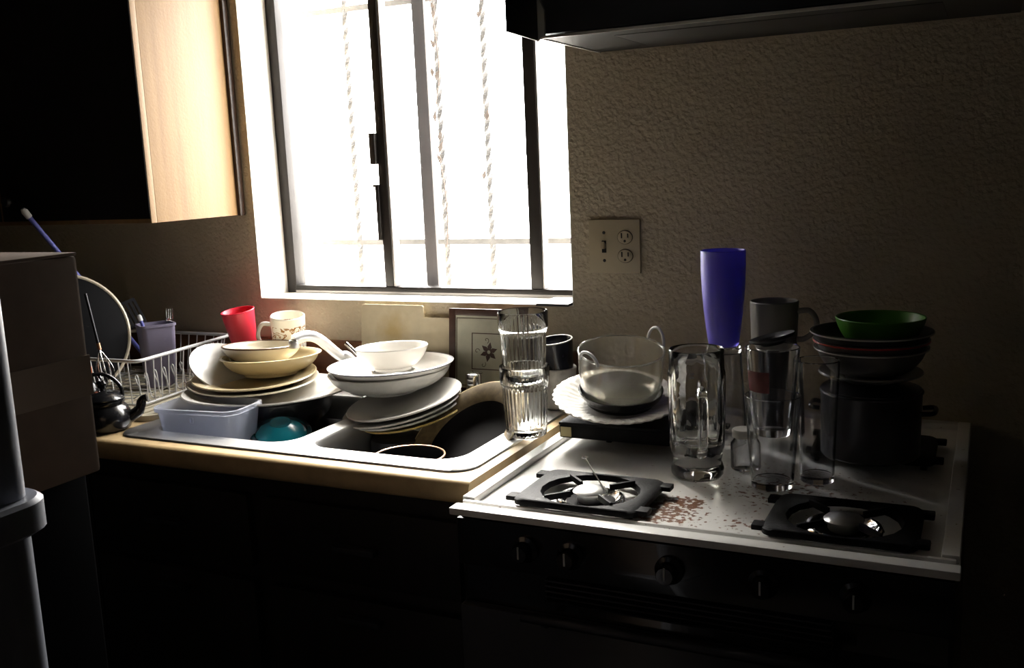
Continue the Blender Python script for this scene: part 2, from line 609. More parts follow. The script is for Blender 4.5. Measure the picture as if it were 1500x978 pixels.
# ================================================================== room
WX0, WX1, WZ0, WZ1 = -1.704, -0.826, 1.117, 2.02
TH = 0.20
XL, XR, YF, ZC = -2.75, 1.7, -3.6, 2.45
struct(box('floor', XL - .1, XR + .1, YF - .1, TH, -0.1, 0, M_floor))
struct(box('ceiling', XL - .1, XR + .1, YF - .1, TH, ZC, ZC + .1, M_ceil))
bm = bmesh.new()
bx(bm, XL, WX0, 0, TH, 0, ZC)
bx(bm, WX1, XR, 0, TH, 0, ZC)
bx(bm, WX0, WX1, 0, TH, 0, WZ0)
bx(bm, WX0, WX1, 0, TH, WZ1, ZC)
struct(fin('wall_back', bm, M_wall, smooth=False))
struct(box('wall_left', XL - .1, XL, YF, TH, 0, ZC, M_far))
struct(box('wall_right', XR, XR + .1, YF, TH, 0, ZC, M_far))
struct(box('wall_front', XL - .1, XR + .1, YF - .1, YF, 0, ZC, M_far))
# painted liner of the window recess
bm = bmesh.new()
bx(bm, WX0, WX1, 0.0, TH, WZ0 - 0.0, WZ0 + 0.002)
bx(bm, WX0, WX0 + .002, 0.0, TH, WZ0 + .002, WZ1)
bx(bm, WX1 - .002, WX1, 0.0, TH, WZ0 + .002, WZ1)
struct(fin('trim_1', bm, M_reveal, smooth=False))

# window
win = bpy.data.objects.new('window_1', None)
COL.objects.link(win)
win.location = (-1.265, 0.125, WZ0 + .002)
struct(win)


def wbox(name, x0, x1, y0, y1, z0, z1, m, bev=0.0015):
    return box(name, x0 + 1.265, x1 + 1.265, y0 - .125, y1 - .125, z0 - WZ0 - .002, z1 - WZ0 - .002, m, win, bev)


zb, zt = WZ0 + .002, WZ1
wbox('jamb', WX0 + .003, WX0 + .033, .108, .150, zb, zt, M_alu)
wbox('jamb', WX1 - .033, WX1 - .003, .108, .150, zb, zt, M_alu)
wbox('bottom_rail', WX0 + .033, WX1 - .033, .105, .150, zb, zb + .020, M_alu)
wbox('top_rail', WX0 + .033, WX1 - .033, .108, .150, zt - .03, zt, M_alu)
wbox('track_lip', WX0 + .033, WX1 - .033, .1035, .105, zb, zb + .007, M_alul, 0)
st = wbox('meeting_stile', -1.388, -1.364, .108, .146, zb + .020, zt - .03, M_alu)
wbox('stile_edge', -1.364, -1.358, .110, .140, zb + .020, zt - .03, M_alul)  # paler strip along the right side of the stile
wbox('mullion', -0.978, -0.948, .108, .148, zb + .020, zt - .03, M_alu)
wbox('mullion_edge', -0.948, -0.944, .110, .140, zb + .020, zt - .03, M_alul)
p = aty(558, 215, .10)
wbox('latch', -1.403, -1.386, .096, .110, aty(562, 240, .1).z, aty(558, 194, .1).z, M_alu)
wbox('latch_plate', -1.396, -1.386, .100, .110, aty(568, 352, .1).z, aty(560, 270, .1).z, M_alu)
wbox('latch_pin', -1.404, -1.386, .102, .106, aty(560, 274, .1).z, aty(560, 270, .1).z, M_alu)
wbox('pane', WX0 + .033, -1.388, .128, .131, zb + .020, zt - .03, MATS['pane'], 0)
wbox('pane', -1.358, -0.978, .138, .141, zb + .020, zt - .03, MATS['pane'], 0)
wbox('pane', -0.944, WX1 - .033, .128, .131, zb + .020, zt - .03, MATS['pane'], 0)

# outside
struct(box('ground', -14, 12, TH + .02, 20, -0.35, -0.3, M_concrete))
gr = thing('security_grille', 'twisted iron security bars outside the window', 'window grille', (-1.35, .35, -0.3))


def twisted(x, z0, z1, r=.0075):
    bm = bmesh.new()
    n = 90
    R = []
    for i in range(n + 1):
        z = z0 + (z1 - z0) * i / n
        a = i * 0.55
        R.append([bm.verts.new((x + r * math.cos(a + PI / 2 * k + PI / 4) * 1.2, r * math.sin(a + PI / 2 * k + PI / 4) * 1.2, z)) for k in range(4)])
    for a, b in zip(R, R[1:]):
        for k in range(4):
            bm.faces.new((a[k], a[(k + 1) % 4], b[(k + 1) % 4], b[k]))
    return fin('twisted_bar', bm, M_iron, gr, smooth=False)


for xw in (-1.624, -1.338, -1.198, -1.06, -0.92, -0.78):
    twisted(xw + 1.35, 1.30, 2.5)
box('rail', -.62, .62, -.006, .006, 1.525, 1.540, M_iron, gr)
box('rail', -.62, .62, -.006, .006, 2.165, 2.180, M_iron, gr)
box('rail', -.62, .62, -.006, .006, 1.285, 1.300, M_iron, gr)
for sx in (-.62, .61):
    box('corner_post', sx, sx + .012, -.006, .006, 0, 2.5, M_iron, gr)
wbox('screen_stile', -1.296, -1.262, .160, .172, zb, zt, M_screen)
wbox('screen_rail', WX0 + .004, WX1 - .004, .160, .172, zb + .0005, zb + .014, M_screen) if False else None
vn = thing('dry_vine', 'thin dry vine climbing the twisted window bars', 'vine', (-1.338, .335, -.3))
pts = [(.0, 0, 0), (.02, 0, .6), (-.012, 0, 1.3), (.014, 0, 1.6), (-.01, .004, 1.85), (.012, 0, 2.0), (-.015, 0, 2.25)]
tube('stem', spline(pts, 10), .0016, M_postw, vn, 5)
tube('stem', spline([(.01, 0, 1.62), (.06, 0, 1.75), (.10, -.002, 1.82), (.135, -.003, 1.85), (.14, -.002, 2.0)], 8), .0012, M_postw, vn, 5)
for k in range(12):
    z = random.uniform(1.55, 2.15)
    x = random.choice((0, .14)) + random.uniform(-.012, .012)
    prism('leaf', [(x, z), (x + .008, z + .012), (x + random.uniform(-.01, .02), z + .028), (x - .006, z + .014)], .0012, M_postw, vn)

# ================================================================== upper cabinet (left)
cab = thing('wall_cabinet', 'dark wall cabinet with a lit tan wood end panel beside the window', 'cabinet', (-2.24, -.16, 1.335))
CX0, CX1 = XL + .002 + 2.24, -1.737 + 2.24
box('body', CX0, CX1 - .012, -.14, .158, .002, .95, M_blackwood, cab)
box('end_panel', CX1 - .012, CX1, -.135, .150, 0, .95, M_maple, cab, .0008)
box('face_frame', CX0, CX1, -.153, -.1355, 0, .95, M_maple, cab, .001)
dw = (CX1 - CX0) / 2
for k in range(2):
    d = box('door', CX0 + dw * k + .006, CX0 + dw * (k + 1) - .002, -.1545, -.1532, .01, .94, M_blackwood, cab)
    kx = CX0 + dw * (k + 1) - .05 if k == 0 else CX0 + dw * k + .05
    lathe('knob', [(0, 0), (.006, 0), (.006, .012), (.014, .018), (.012, .026), (0, .028)], M_darkm, d, 16,
          off=(0, 0, 0)).matrix_local = Matrix.Translation((kx, -.1545, .06)) @ Matrix.Rotation(PI / 2, 4, 'X')
box('wall_moulding', CX1 - .003, CX1 + .010, .138, .158, -.002, .95, M_darkwood, cab, .004)

# ================================================================== range hood
hood = thing('range_hood', 'black range hood above the stove with light painted on its left corner', 'range hood', (-.36, -.16, 1.655))
HX0, HX1 = -.747 + .36, .40
prism('canopy', [(-.145, .004), (.158, .0), (.158, .35), (.02, .35), (-.145, .09)], HX1 - HX0, M_hood, hood, 'yz').location = ((HX0 + HX1) / 2, 0, .003)
box('underside', HX0 + .006, HX1 - .006, -.138, .152, -.0005, .0025, M_hoodb, hood)
box('front_lip', HX0, HX1, -.147, -.143, -.001, .004, M_hoodlit, hood)
box('side_lip', HX0 - .001, HX0 + .003, -.143, .156, -.002, .003, M_hoodlit, hood)
prism('lit_corner_facet', [(HX0 - .005, -.006), (HX0 + .011, .004), (HX0 + .011, .048), (HX0 - .005, .080)], .006, M_hoodlit, hood, 'xz').location = (0, -.150, 0)  # pale facet stands for light catching the corner
fl = prism('side_flap', [(-.278, -.001), (-.153, -.005), (-.153, .085), (-.278, .085)], .004, M_hood, hood, 'yz', .0008)
fl.location = (HX0 - .004, 0, 0)
wire_l = box('filter', HX0 + .12, HX1 - .12, -.09, .10, -.0015, -.0005, M_hoodb, hood, .001)

# ================================================================== wall plate
P0, P1 = aty(865, 322, -.004), aty(937, 400, -.004)
pc = (P0 + P1) / 2
wp = thing('outlet_plate', 'almond two gang wall plate with a switch and two sockets', 'wall plate', (pc.x, -.0005, pc.z))
bm = bmesh.new()
bx(bm, -.058, .058, -.008, 0, -.058, .058, .003)
fin('cover', bm, M_plate, wp)
box('switch_slot', -.028, -.018, -.0088, -.0078, -.013, .013, M_slot, wp)
sw = prism('switch_toggle', [(-.020, -.004), (-.0085, -.004), (-.0085, .006), (-.018, .012)], .008, M_plate, wp, 'yz', .001)
sw.location = (-.023, 0, 0)
for sz in (-.03, .03):
    s_ = lathe('screw', [(0, 0), (.0035, 0), (.003, .0012), (0, .0015)], M_darkm, wp, 12)
    s_.matrix_local = Matrix.Translation((-.023, -.008, sz)) @ Matrix.Rotation(PI / 2, 4, 'X')
for sz in (-.020, .020):
    so = lathe('socket', [(0, 0), (.0165, 0), (.0165, .0018), (.015, .003), (0, .003)], M_plate, wp, 24, sy=.86)
    so.matrix_local = Matrix.Translation((.025, -.008, sz)) @ Matrix.Rotation(PI / 2, 4, 'X')
    torus('socket_groove', .0168, .0007, .0008, M_slot, so, 24, sy=.86)
    box('slot', -.0085, -.0055, -.002, .009, .0025, .0034, M_slot, so)
    box('slot', .0055, .0085, -.001, .008, .0025, .0034, M_slot, so)
    lathe('slot', [(0, .0028), (.0028, .0028), (.0028, .0034), (0, .0034)], M_slot, so, 12, off=(0, -.008, 0))

# ================================================================== counter
CT = .91
CXR, CYF = -.772, -.617
SX0, SX1, SY0, SY1 = -1.635, -.795, -.578, -.060        # sink outer rim
hx0, hx1, hy0, hy1 = SX0 + .02, SX1 - .02, SY0 + .02, SY1 - .02
wt = thing('worktop', 'tan laminate worktop with rounded front edge around the steel sink', 'worktop', (-1.76, -.30, .868))


def wtb(bm, x0, x1, y0, y1, z0=.868, z1=CT):
    bx(bm, x0 + 1.76, x1 + 1.76, y0 + .30, y1 + .30, z0 - .868, z1 - .868)


bm = bmesh.new()
wtb(bm, XL + .002, hx0, CYF + .012, -.001)
wtb(bm, hx1, CXR, CYF + .012, -.001)
wtb(bm, hx0, hx1, CYF + .012, hy0)
wtb(bm, hx0, hx1, hy1, -.001)
fin('slab', bm, M_top, wt, smooth=False)
bm = bmesh.new()
prof = [(CYF + .012, .868)] + [(CYF + .012 - .014 * math.sin(a), .889 - .021 * math.cos(a)) for a in [PI * k / 10 for k in range(1, 10)]] + [(CYF + .012, CT)]
A = [bm.verts.new((XL + .002 + 1.76, y + .30, z - .868)) for y, z in prof]
B = [bm.verts.new((CXR + 1.76, y + .30, z - .868)) for y, z in prof]
for i in range(len(prof) - 1):
    bm.faces.new((A[i], A[i + 1], B[i + 1], B[i]))
bm.faces.new(A)
bm.faces.new(B)
fin('front_edge', bm, M_top, wt)
box('backsplash', XL + .002 + 1.76, -.785 + 1.76, .279, .299, .0425, 1.017 - .868, M_brownsplash, wt, .002)

for (x0, x1, lab) in ((-2.745, -1.70, 'dark base cabinet left of the sink cabinet'), (-1.695, -.778, 'dark base cabinet under the sink beside the stove')):
    bc = thing('base_cabinet', lab, 'cabinet', ((x0 + x1) / 2, -.30, 0))
    h = (x1 - x0) / 2
    bm = bmesh.new()
    bx(bm, -h, -h + .018, -.28, .295, .10, .866)
    bx(bm, h - .018, h, -.28, .295, .10, .866)
    bx(bm, -h + .018, h - .018, -.28, .295, .10, .118)
    bx(bm, -h + .018, h - .018, .285, .295, .118, .72)
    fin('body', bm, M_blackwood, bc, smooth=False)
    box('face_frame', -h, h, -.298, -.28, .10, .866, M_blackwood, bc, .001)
    box('toe_kick', -h, h, -.23, .29, 0, .10, M_black, bc)
    for k in range(2):
        a, b = -h + .02 + k * h, -h + h - .02 + k * h
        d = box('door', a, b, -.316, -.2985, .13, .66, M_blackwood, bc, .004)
        box('handle', (a + b) / 2 - .045, (a + b) / 2 + .045, -.335, -.3165, .62, .632, M_darkm, d, .003)
        d = box('drawer', a, b, -.316, -.2985, .69, .835, M_blackwood, bc, .004)
        box('handle', (a + b) / 2 - .045, (a + b) / 2 + .045, -.335, -.3165, .755, .767, M_darkm, d, .003)

# ------------------------------------------------------------------ sink
RZ = CT + .004
bas = [(SX0 + .045, -1.222, SY0 + .050, -.150), (-1.182, SX1 - .050, SY0 + .050, -.150)]
sink = thing('double_sink', 'stainless steel double bowl sink piled with dirty dishes', 'sink', ((SX0 + SX1) / 2, (SY0 + SY1) / 2, CT))
ox, oy = (SX0 + SX1) / 2, (SY0 + SY1) / 2
bm = bmesh.new()
edges = []


def addloop(bm, poly, z):
    vs = [bm.verts.new((x - ox, y - oy, z)) for x, y in poly]
    return vs, [bm.edges.new((vs[i], vs[(i + 1) % len(vs)])) for i in range(len(vs))]


vo, eo = addloop(bm, rrect(SX0, SX1, SY0, SY1, .05, 8), .004)
loops = [eo]
for (x0, x1, y0, y1) in bas:
    v, e = addloop(bm, rrect(x0, x1, y0, y1, .055, 8), .004)
    loops.append(e)
bmesh.ops.triangle_fill(bm, edges=[e for l in loops for e in l], use_beauty=True, normal=(0, 0, 1))
# rolled outer edge
lo = [bm.verts.new((v.co.x * 1.004, v.co.y * 1.006, .0005)) for v in vo]
for i in range(len(vo)):
    bm.faces.new((vo[i], vo[(i + 1) % len(vo)], lo[(i + 1) % len(vo)], lo[i]))
fin('rim', bm, M_steel, sink, ang=60)
FLOORZ = .745
for (x0, x1, y0, y1) in bas:
    bm = bmesh.new()
    LL = []
    for dz, ins, r in ((.004, 0, .055), (.0, .003, .055), (-.02, .006, .055), (-.12, .012, .05), (FLOORZ - CT + .012, .018, .05), (FLOORZ - CT + .002, .03, .045), (FLOORZ - CT, .05, .04)):
        LL.append([(x - ox, y - oy, dz) for x, y in rrect(x0 + ins, x1 - ins, y0 + ins, y1 - ins, r, 8)])
    loft(bm, LL, cap1=True)
    ba = fin('basin', bm, M_steel, sink, ang=60)
    lathe('drain', [(0, .0), (.035, 0), (.04, .003), (.03, .004), (0, .001)], M_darkm, ba, 24, off=((x0 + x1) / 2 - ox, (y0 + y1) / 2 - oy, FLOORZ - CT))

# faucet on the sink deck
fb = Vector((-1.335, -.105, RZ))
fa = thing('faucet', 'chrome kitchen faucet with a curved spout behind the dish piles', 'faucet', fb)
lathe('base', [(0, 0), (.028, 0), (.028, .006), (.02, .014), (.017, .05), (.015, .06), (0, .06)], M_chrome, fa, 24)
e = aty(430, 498, -.24) - fb
m1 = aty(449, 492, -.21) - fb
m2 = aty(468, 497, -.185) - fb
m3 = aty(497, 520, -.14) - fb
tube('spout', spline([(0, 0, .05), tuple(m3 * .55 + Vector((0, 0, .035))), tuple(m3), tuple(m2), tuple(m1), tuple(e)], 8), .0125, M_satin, fa, 14)
lathe('spout_tip', [(0, -.014), (.012, -.014), (.0125, 0), (.010, .004), (0, .004)], M_satin, fa, 16, off=tuple(e - Vector((0, 0, .004))))
lv = aty(507, 503, -.09) - fb
tube('lever', spline([(.004, 0, .055), (.002, .01, .075), tuple(lv)], 6), .006, M_chrome, fa, 10)
ag = atz(698, 583, RZ)
agt = thing('air_gap', 'short chrome cap standing on the sink deck before the flower tile', 'air gap', (ag.x, ag.y - .004, RZ))
lathe('cap', [(0, .062), (.014, .062), (.0195, .059), (.0205, .054), (.0205, .0), (0, .0)][::-1], M_chrome, agt, 32)
lathe('collar', [(.0206, .0), (.024, .0), (.024, .004), (.0206, .006)], M_chrome, agt, 32)

# ================================================================== things leaning on the backsplash
bo = -1.379
brd = thing('cream_board', 'stained cream board with a notched top leaning on the backsplash', 'board', (bo, -.036, CT + .0045))
prism('panel', [(0, 0), (.375, 0), (.375, .170), (.176, .170), (.176, .196), (.172, .199), (.008, .199), (0, .192)], .004, MATS['board'], brd, 'xz', .0006)
brd.rotation_euler = (math.radians(-5.5), 0, 0)
tl = thing('flower_tile', 'square sage tile with dark brown border and a flower motif', 'tile', (-1.024, -.052, CT + .0045))
tl.rotation_euler = (math.radians(-6.5), 0, 0)
TW = .099
box('panel', -TW + .004, TW - .004, -.004, .004, .003, .193, M_tilep, tl)
bm = bmesh.new()
bx(bm, -TW, -TW + .0165, -.0065, .0065, 0, .197, .001)
bx(bm, TW - .0165, TW, -.0065, .0065, 0, .197, .001)
bx(bm, -TW + .0165, TW - .0165, -.0065, .0065, 0, .0145, .001)
bx(bm, -TW + .0165, TW - .0165, -.0065, .0065, .181, .197, .001)
fin('border', bm, M_tileb, tl)


def outline(bm, x0, x1, z0, z1, w, y0, y1):
    bx(bm, x0, x1, y0, y1, z0, z0 + w)
    bx(bm, x0, x1, y0, y1, z1 - w, z1)
    bx(bm, x0, x0 + w, y0, y1, z0 + w, z1 - w)
    bx(bm, x1 - w, x1, y0, y1, z0 + w, z1 - w)


bm = bmesh.new()
outline(bm, -TW + .019, TW - .019, .019, .176, .0017, -.0045, -.0039)
fin('inner_line', bm, M_tileb, tl, smooth=False)
bm = bmesh.new()
outline(bm, -.040, .040, .058, .142, .002, -.0046, -.0039)
fin('motif_square', bm, M_tileb, tl, smooth=False)
fx, fz = .004, .099
for k in range(6):
    a = k * PI / 3 + .35
    d, s = (math.cos(a), math.sin(a)), (-math.sin(a), math.cos(a))
    poly = [(fx + d[0] * u + s[0] * w, fz + d[1] * u + s[1] * w) for u, w in ((.004, -.003), (.012, -.0055), (.023, 0), (.012, .0055), (.004, .003))]
    prism('petal', poly, .0007, M_tileb, tl, 'xz').location = (0, -.0043, 0)
for (cx_, cz_, a0, sgn) in ((-.002, .126, -1.2, 1), (-.026, .100, .2, 1), (-.010, .070, .8, -1)):
    tube('curl', [(cx_ + (.0075 - .0009 * i) * math.cos(a0 + sgn * i * .75), -.0043, cz_ + (.0075 - .0009 * i) * math.sin(a0 + sgn * i * .75)) for i in range(8)], .0007, M_tileb, tl, 5)
sc = tag(box('slate_scrap', -.905, -.828, -.028, .075, WZ0 + .0025, WZ0 + .0085, M_slate, None, .001), 'small grey slate piece lying on the window sill end', 'slate')
pb = sc.data
for v in pb.vertices:
    v.co -= Vector((-.866, .02, WZ0 + .0025))
sc.location = (-.866, .02, WZ0 + .0025)

# ================================================================== dish helpers


def simple(name, prof, m, label, cat, p, tilt=0, roll=0, rz=None, seg=48, mod=None, sx=1, sy=1, group=None, ang=40):
    o = lathe(name, prof, m, None, seg, mod, sx, sy, ang=ang)
    place(o, p, facing(Vector(p)) if rz is None else rz, tilt, roll)
    return tag(o, label, cat, group)


def with_rim(name, prof, m, rimr, rimt, rimz, rm, label, cat, p, tilt=0, roll=0, sx=1, sy=1):
    t = thing(name, label, cat, p, facing(Vector(p)), None, tilt, roll)
    lathe('body', prof, m, t, 48, None, sx, sy)
    torus('rim', rimr, rimt, rimz, rm, t, 48, sx=sx, sy=sy)
    return t


def mug(name, r0, r1, h, m, label, p, tilt=0, roll=0, hang=None, t=.004, hm=None, hr=.005):
    o = thing(name, label, 'mug', p, facing(Vector(p)), None, tilt, roll)
    lathe('body', cup_prof(r0, r1, h, t, .007), m, o)
    if hang is not None:
        ca, sa = math.cos(hang), math.sin(hang)
        rr = (r0 + r1) / 2
        pts = [(rr - .003, h * .80), (rr + .020, h * .82), (rr + .032, h * .62), (rr + .030, h * .40), (rr + .012, h * .22), (rr - .003, h * .2)]
        tube('handle', spline([(a * ca, a * sa, z) for a, z in pts], 6), hr, hm or m, o, 10)
    return o


# ------------------------------------------------------------------ left basin
rp_ = thing('roasting_pan', 'black roasting pan upturned inside the left sink basin', 'pan', (-1.405, -.335, FLOORZ + .001))
bm = bmesh.new()
loft(bm, [[(x, y, z) for x, y in rrect(-w, w, -d, d, .035, 6)] for w, d, z in ((.142, .150, 0), (.142, .150, .004), (.138, .146, .004), (.132, .140, .116), (.124, .132, .126))], True, True)
fin('shell', bm, M_black, rp_)
for sx in (-1, 1):
    tube('handle', spline([(sx * .138, -.04, .004), (sx * .144, -.03, .012), (sx * .144, .03, .012), (sx * .138, .04, .004)], 5), .003, M_darkm, rp_, 8)
ZP = FLOORZ + .001 + .126

tubp = Vector((-1.487, -.452, ZP + .0005))
tb = thing('plastic_tub', 'frosted blue plastic food tub in the left sink basin', 'tub', tubp, math.radians(6))
bm = bmesh.new()
W, D, H = .100, .058, .086
lps = [[(x, y, z) for x, y in rrect(-w, w, -d, d, r, 6)] for w, d, z, r in (
    (W - .020, D - .020, 0, .02), (W - .012, D - .012, .003, .025), (W - .008, D - .008, .012, .025), (W, D, H - .008, .028),
    (W + .006, D + .006, H - .008, .032), (W + .006, D + .006, H, .032), (W - .001, D - .001, H, .027), (W - .0095, D - .0095, .012, .024), (W - .02, D - .02, .004, .02))]
loft(bm, lps, True, True)
fin('body', bm, M_tub, tb)
bm = bmesh.new()
outline(bm, -.004, .004, .058, .070, .0012, -D - .0022, -D + .001)
fin('embossed_mark', bm, M_tub, tb, smooth=False)

tp = atz(402, 648, ZP + .0) + Vector((0, .03, 0))
tl_ = thing('teal_bowl', 'teal glazed bowl lying upside down in the left basin', 'bowl', (tp.x, tp.y - .006, ZP + .012), facing(tp), None, 18, 0)
R_ = .061
lathe('dome', [(R_ * .90, .004), (R_ * .82, .011), (R_ * .66, .021), (R_ * .42, .028), (R_ * .37, .030), (R_ * .32, .028), (0, .027), (0, .023), (R_ * .45, .024), (R_ * .64, .017), (R_ * .78, .009), (R_ * .88, .004)], M_teal, tl_)
lathe('rim', [(R_ * .88, 0), (R_ * 1.05, 0), (R_ * 1.07, .003), (R_ * 1.04, .006), (R_ * .92, .007), (R_ * .88, .004)], M_tealr, tl_)

# ------------------------------------------------------------------ left pile
LC = atz(385, 580, .945)
z = ZP
simple('casserole', bowl_prof(.115, .062, .7), M_black, 'black casserole under the big white oval platter', 'casserole', (LC.x + .01, LC.y + .055, z + .0005))
z = .9375
simple('oval_platter', plate_prof(.188, .020, .66), M_white, 'large white oval platter at the bottom of the cream dish pile', 'platter', (LC.x + .005, LC.y + .012, z), 3, 1, sy=.70)
z = .951
LC2 = atz(364, 572, z)
simple('dinner_plate', plate_prof(.148, .020), M_ivory, 'ivory dinner plate lying directly on the oval platter', 'plate', (LC2.x, LC2.y + .02, z + .002), 3, 0)
simple('dinner_plate', plate_prof(.140, .020), M_cream, 'cream dinner plate carrying the cream soup bowl', 'plate', (LC2.x + .005, LC2.y + .02, z + .013), 3, -1)
p = atz(300, 563, .978)
simple('small_platter', plate_prof(.080, .016, .66), M_white, 'small white platter propped on edge behind the cream bowls', 'platter', (p.x - .012, p.y + .085, .985), 34, 20, sx=1.15)
p = atz(372, 558, .972)
simple('soup_bowl', bowl_prof(.116, .042, .55, .004, .9, .006), M_cream, 'cream soup bowl in the middle of the left dish pile', 'bowl', (p.x, p.y + .065, .9765), -2, 0)
p = aty(379, 508, -.24)
with_rim('cereal_bowl', bowl_prof(.090, .042, .5, .004, .9), M_ivory, .089, .0022, .042, M_rimb, 'ivory bowl with a brown rim topping the left dish pile', 'bowl',
         (p.x + .0, -.232, 1.001), -3, 2)
# behind the pile, on the sink deck
p = aty(361, 500, -.10)
simple('pudding_bowl', [(0, .085), (.03, .085), (.035, .088), (.038, .085), (.041, .05), (.042, .0), (.039, .0), (.038, .05), (.033, .08), (0, .081)], M_ivory,
       'ivory bowl standing upside down beneath the red cup', 'bowl', (p.x, -.105, CT + .0105))
rc = thing('red_cup', 'red plastic drinking cup behind the dish pile', 'cup', (p.x, -.105, CT + .1035), 0, None, 8, -3)
lathe('body', cup_prof(.031, .041, .090, .003, .004), M_red, rc)
torus('rim', .0400, .002, .090, M_red, rc)
p = aty(424, 500, -.088)
simple('pudding_bowl', [(0, .066), (.03, .066), (.035, .069), (.038, .066), (.052, .04), (.058, .0), (.054, .0), (.048, .04), (.034, .062), (0, .062)], M_white,
       'white bowl standing upside down beneath the patterned mug', 'bowl', (p.x, -.088, RZ + .0005))
mg = mug('patterned_mug', .040, .042, .103, MATS['mugprint'], 'white mug with brown scroll pattern behind the dish pile', (p.x, -.088, RZ + .0760), 9, 0, PI - .1, .004, M_white, .0052)
simple('salad_bowl', bowl_prof(.046, .060, .5), M_white, 'small white bowl on the sink deck beside the faucet', 'bowl', (-1.262, -.095, RZ + .0005), seg=40)

# ------------------------------------------------------------------ right basin
sp_ = thing('stock_pot', 'dark pot upturned in the right basin under the tilted plates', 'pot', (-1.120, -.290, FLOORZ + .001))
lathe('body', [(0, .130), (.048, .130), (.056, .126), (.059, .118), (.060, .0), (.057, .0), (.056, .115), (0, .125)], M_darkm, sp_)
torus('rim', .0605, .002, .003, M_darkm, sp_)
for sx in (-1,):
    tube('handle', spline([(sx * .058, -.02, .06), (sx * .070, -.018, .06), (sx * .070, .018, .06), (sx * .058, .02, .06)], 5), .004, M_darkm, sp_, 8)
RC = atz(590, 596, .93)
zz = FLOORZ + .131
TLT, RLL = 3, -11
base = Vector((RC.x - .01, RC.y + .02, zz + .012))
fz_ = facing(base)
rot = Matrix.Rotation(fz_, 4, 'Z') @ Matrix.Rotation(math.radians(TLT), 4, 'X') @ Matrix.Rotation(math.radians(RLL), 4, 'Y')
nrm = (rot @ Vector((0, 0, 1, 0))).to_3d() if False else (rot.to_3x3() @ Vector((0, 0, 1)))
rgt = rot.to_3x3() @ Vector((1, 0, 0))
simple('dinner_plate', plate_prof(.118, .018), M_ochre, 'ochre rimmed plate lowest of the tilted plates in the right basin', 'plate', base + rgt * .024, TLT, RLL)
for i, (mm, lab, R0, dx) in enumerate(((M_grey, 'grey dinner plate just above the ochre plate', .122, .012),
                                       (M_white, 'white dinner plate second from the top of the tilted plates', .132, .004),
                                       (M_white, 'white dinner plate directly below the large grey bowls', .128, .012))):
    simple('dinner_plate', plate_prof(R0, .018), mm, lab, 'plate', base + nrm * (.0115 * (i + 1)) + rgt * dx, TLT, RLL)
p = atz(560, 555, .985)
bb = Vector((p.x - .014, p.y + .06, .953))
with_rim('mixing_bowl', bowl_prof(.136, .050, .45, .003, .95), M_grey, .1355, .0020, .050, M_grey, 'grey bowl tilted beneath the wide blue rimmed bowl', 'bowl', bb + Vector((-.004, 0, -.009)), 0, -2)
with_rim('mixing_bowl', bowl_prof(.140, .050, .45, .004, .95, .006), M_white, .1385, .002, .0515, M_bluerim, 'wide white bowl with dark blue rim in the right pile', 'bowl', bb + Vector((0, 0, .002)), -1, -1)
p = atz(570, 545, .99)
simple('small_bowl', bowl_prof(.082, .052, .5, .004, .75), M_white, 'plain white bowl on top of the right dish pile', 'bowl', (p.x - .008, p.y + .03, .9900), -2, -1)
simple('sauce_dish', bowl_prof(.050, .021, .6, .003), M_white, 'little white dish under the plain white bowl', 'dish', (p.x - .008, p.y + .03, .9650), -1, -1)

# large brown pan leaning in the right basin
c = Vector((-.937, -.318, .900))
th_, el_ = -2.057, .92
n = Vector((math.cos(th_) * math.cos(el_), math.sin(th_) * math.cos(el_), math.sin(el_)))
w = Vector((0, 0, 1)).cross(n).normalized()
u = n.cross(w)
bp = thing('stoneware_platter', 'large round brown stoneware platter leaning in the right basin', 'platter', c)
bp.rotation_euler = Matrix(((w.x, u.x, n.x), (w.y, u.y, n.y), (w.z, u.z, n.z))).to_euler()
RP = .138
lathe('rim', [(RP * .70, -.010), (RP * .96, .0), (RP, .004), (RP * .99, .008), (RP * .95, .0075), (RP * .72, -.003), (RP * .70, -.006)], M_brownpan, bp, 64)
torus('rim_highlight', RP * .992, .0022, .0062, M_cream, bp, 64)  # cream ring paints in the highlight along the outer edge
lathe('well', [(0, -.034), (RP * .5, -.034), (RP * .64, -.028), (RP * .70, -.010), (RP * .70, -.006), (RP * .66, -.012), (RP * .60, -.024), (RP * .48, -.030), (0, -.030)], M_well, bp, 64)  # black colour carries the shade inside the platter

# saucepan in the front of the right basin
q = atz(608, 668, .888)
sp2 = thing('saucepan', 'small saucepan with a copper rim at the front of the right basin', 'saucepan', (-1.000, -.438, FLOORZ + .001))
lathe('body', cup_prof(.062, .070, .138, .003, .004), M_matteblack, sp2)
torus('rim', .0695, .0018, .139, M_copper, sp2)
tube('handle', spline([(-.068, .0, .115), (-.09, .003, .12), (-.105, .006, .122)], 4), .006, M_black, sp2, 8, .6)
ct_ = simple('steel_cup', cup_prof(.030, .036, .12, .003, .004), M_steel, 'small steel cup standing beside the saucepan in the right basin', 'cup', (-1.120, -.45, FLOORZ + .001), seg=32)

# ------------------------------------------------------------------ stacked tumblers
NF = 20


def flute(lo, hi, amp, nf=NF):
    return lambda i, a: (1 + amp * abs(math.sin(a * nf / 2)) - amp * .5) if lo <= i <= hi else 1.0


def tumbler(label, p, rz=0.0):
    prof = [(0, 0), (.035, 0), (.0385, .003), (.0395, .012), (.0405, .030), (.0420, .060), (.0436, .090), (.0444, .100), (.0470, .103), (.0480, .108), (.0484, .135), (.0476, .1375),
            (.0464, .135), (.0458, .106), (.0420, .096), (.0402, .060), (.0385, .030), (.0372, .014), (.02, .011), (0, .011)]
    o = lathe('ribbed_tumbler', prof, M_glass, None, 160, flute(3, 7, .022, 32), ang=60)
    place(o, p, rz)
    return tag(o, label, 'glass')


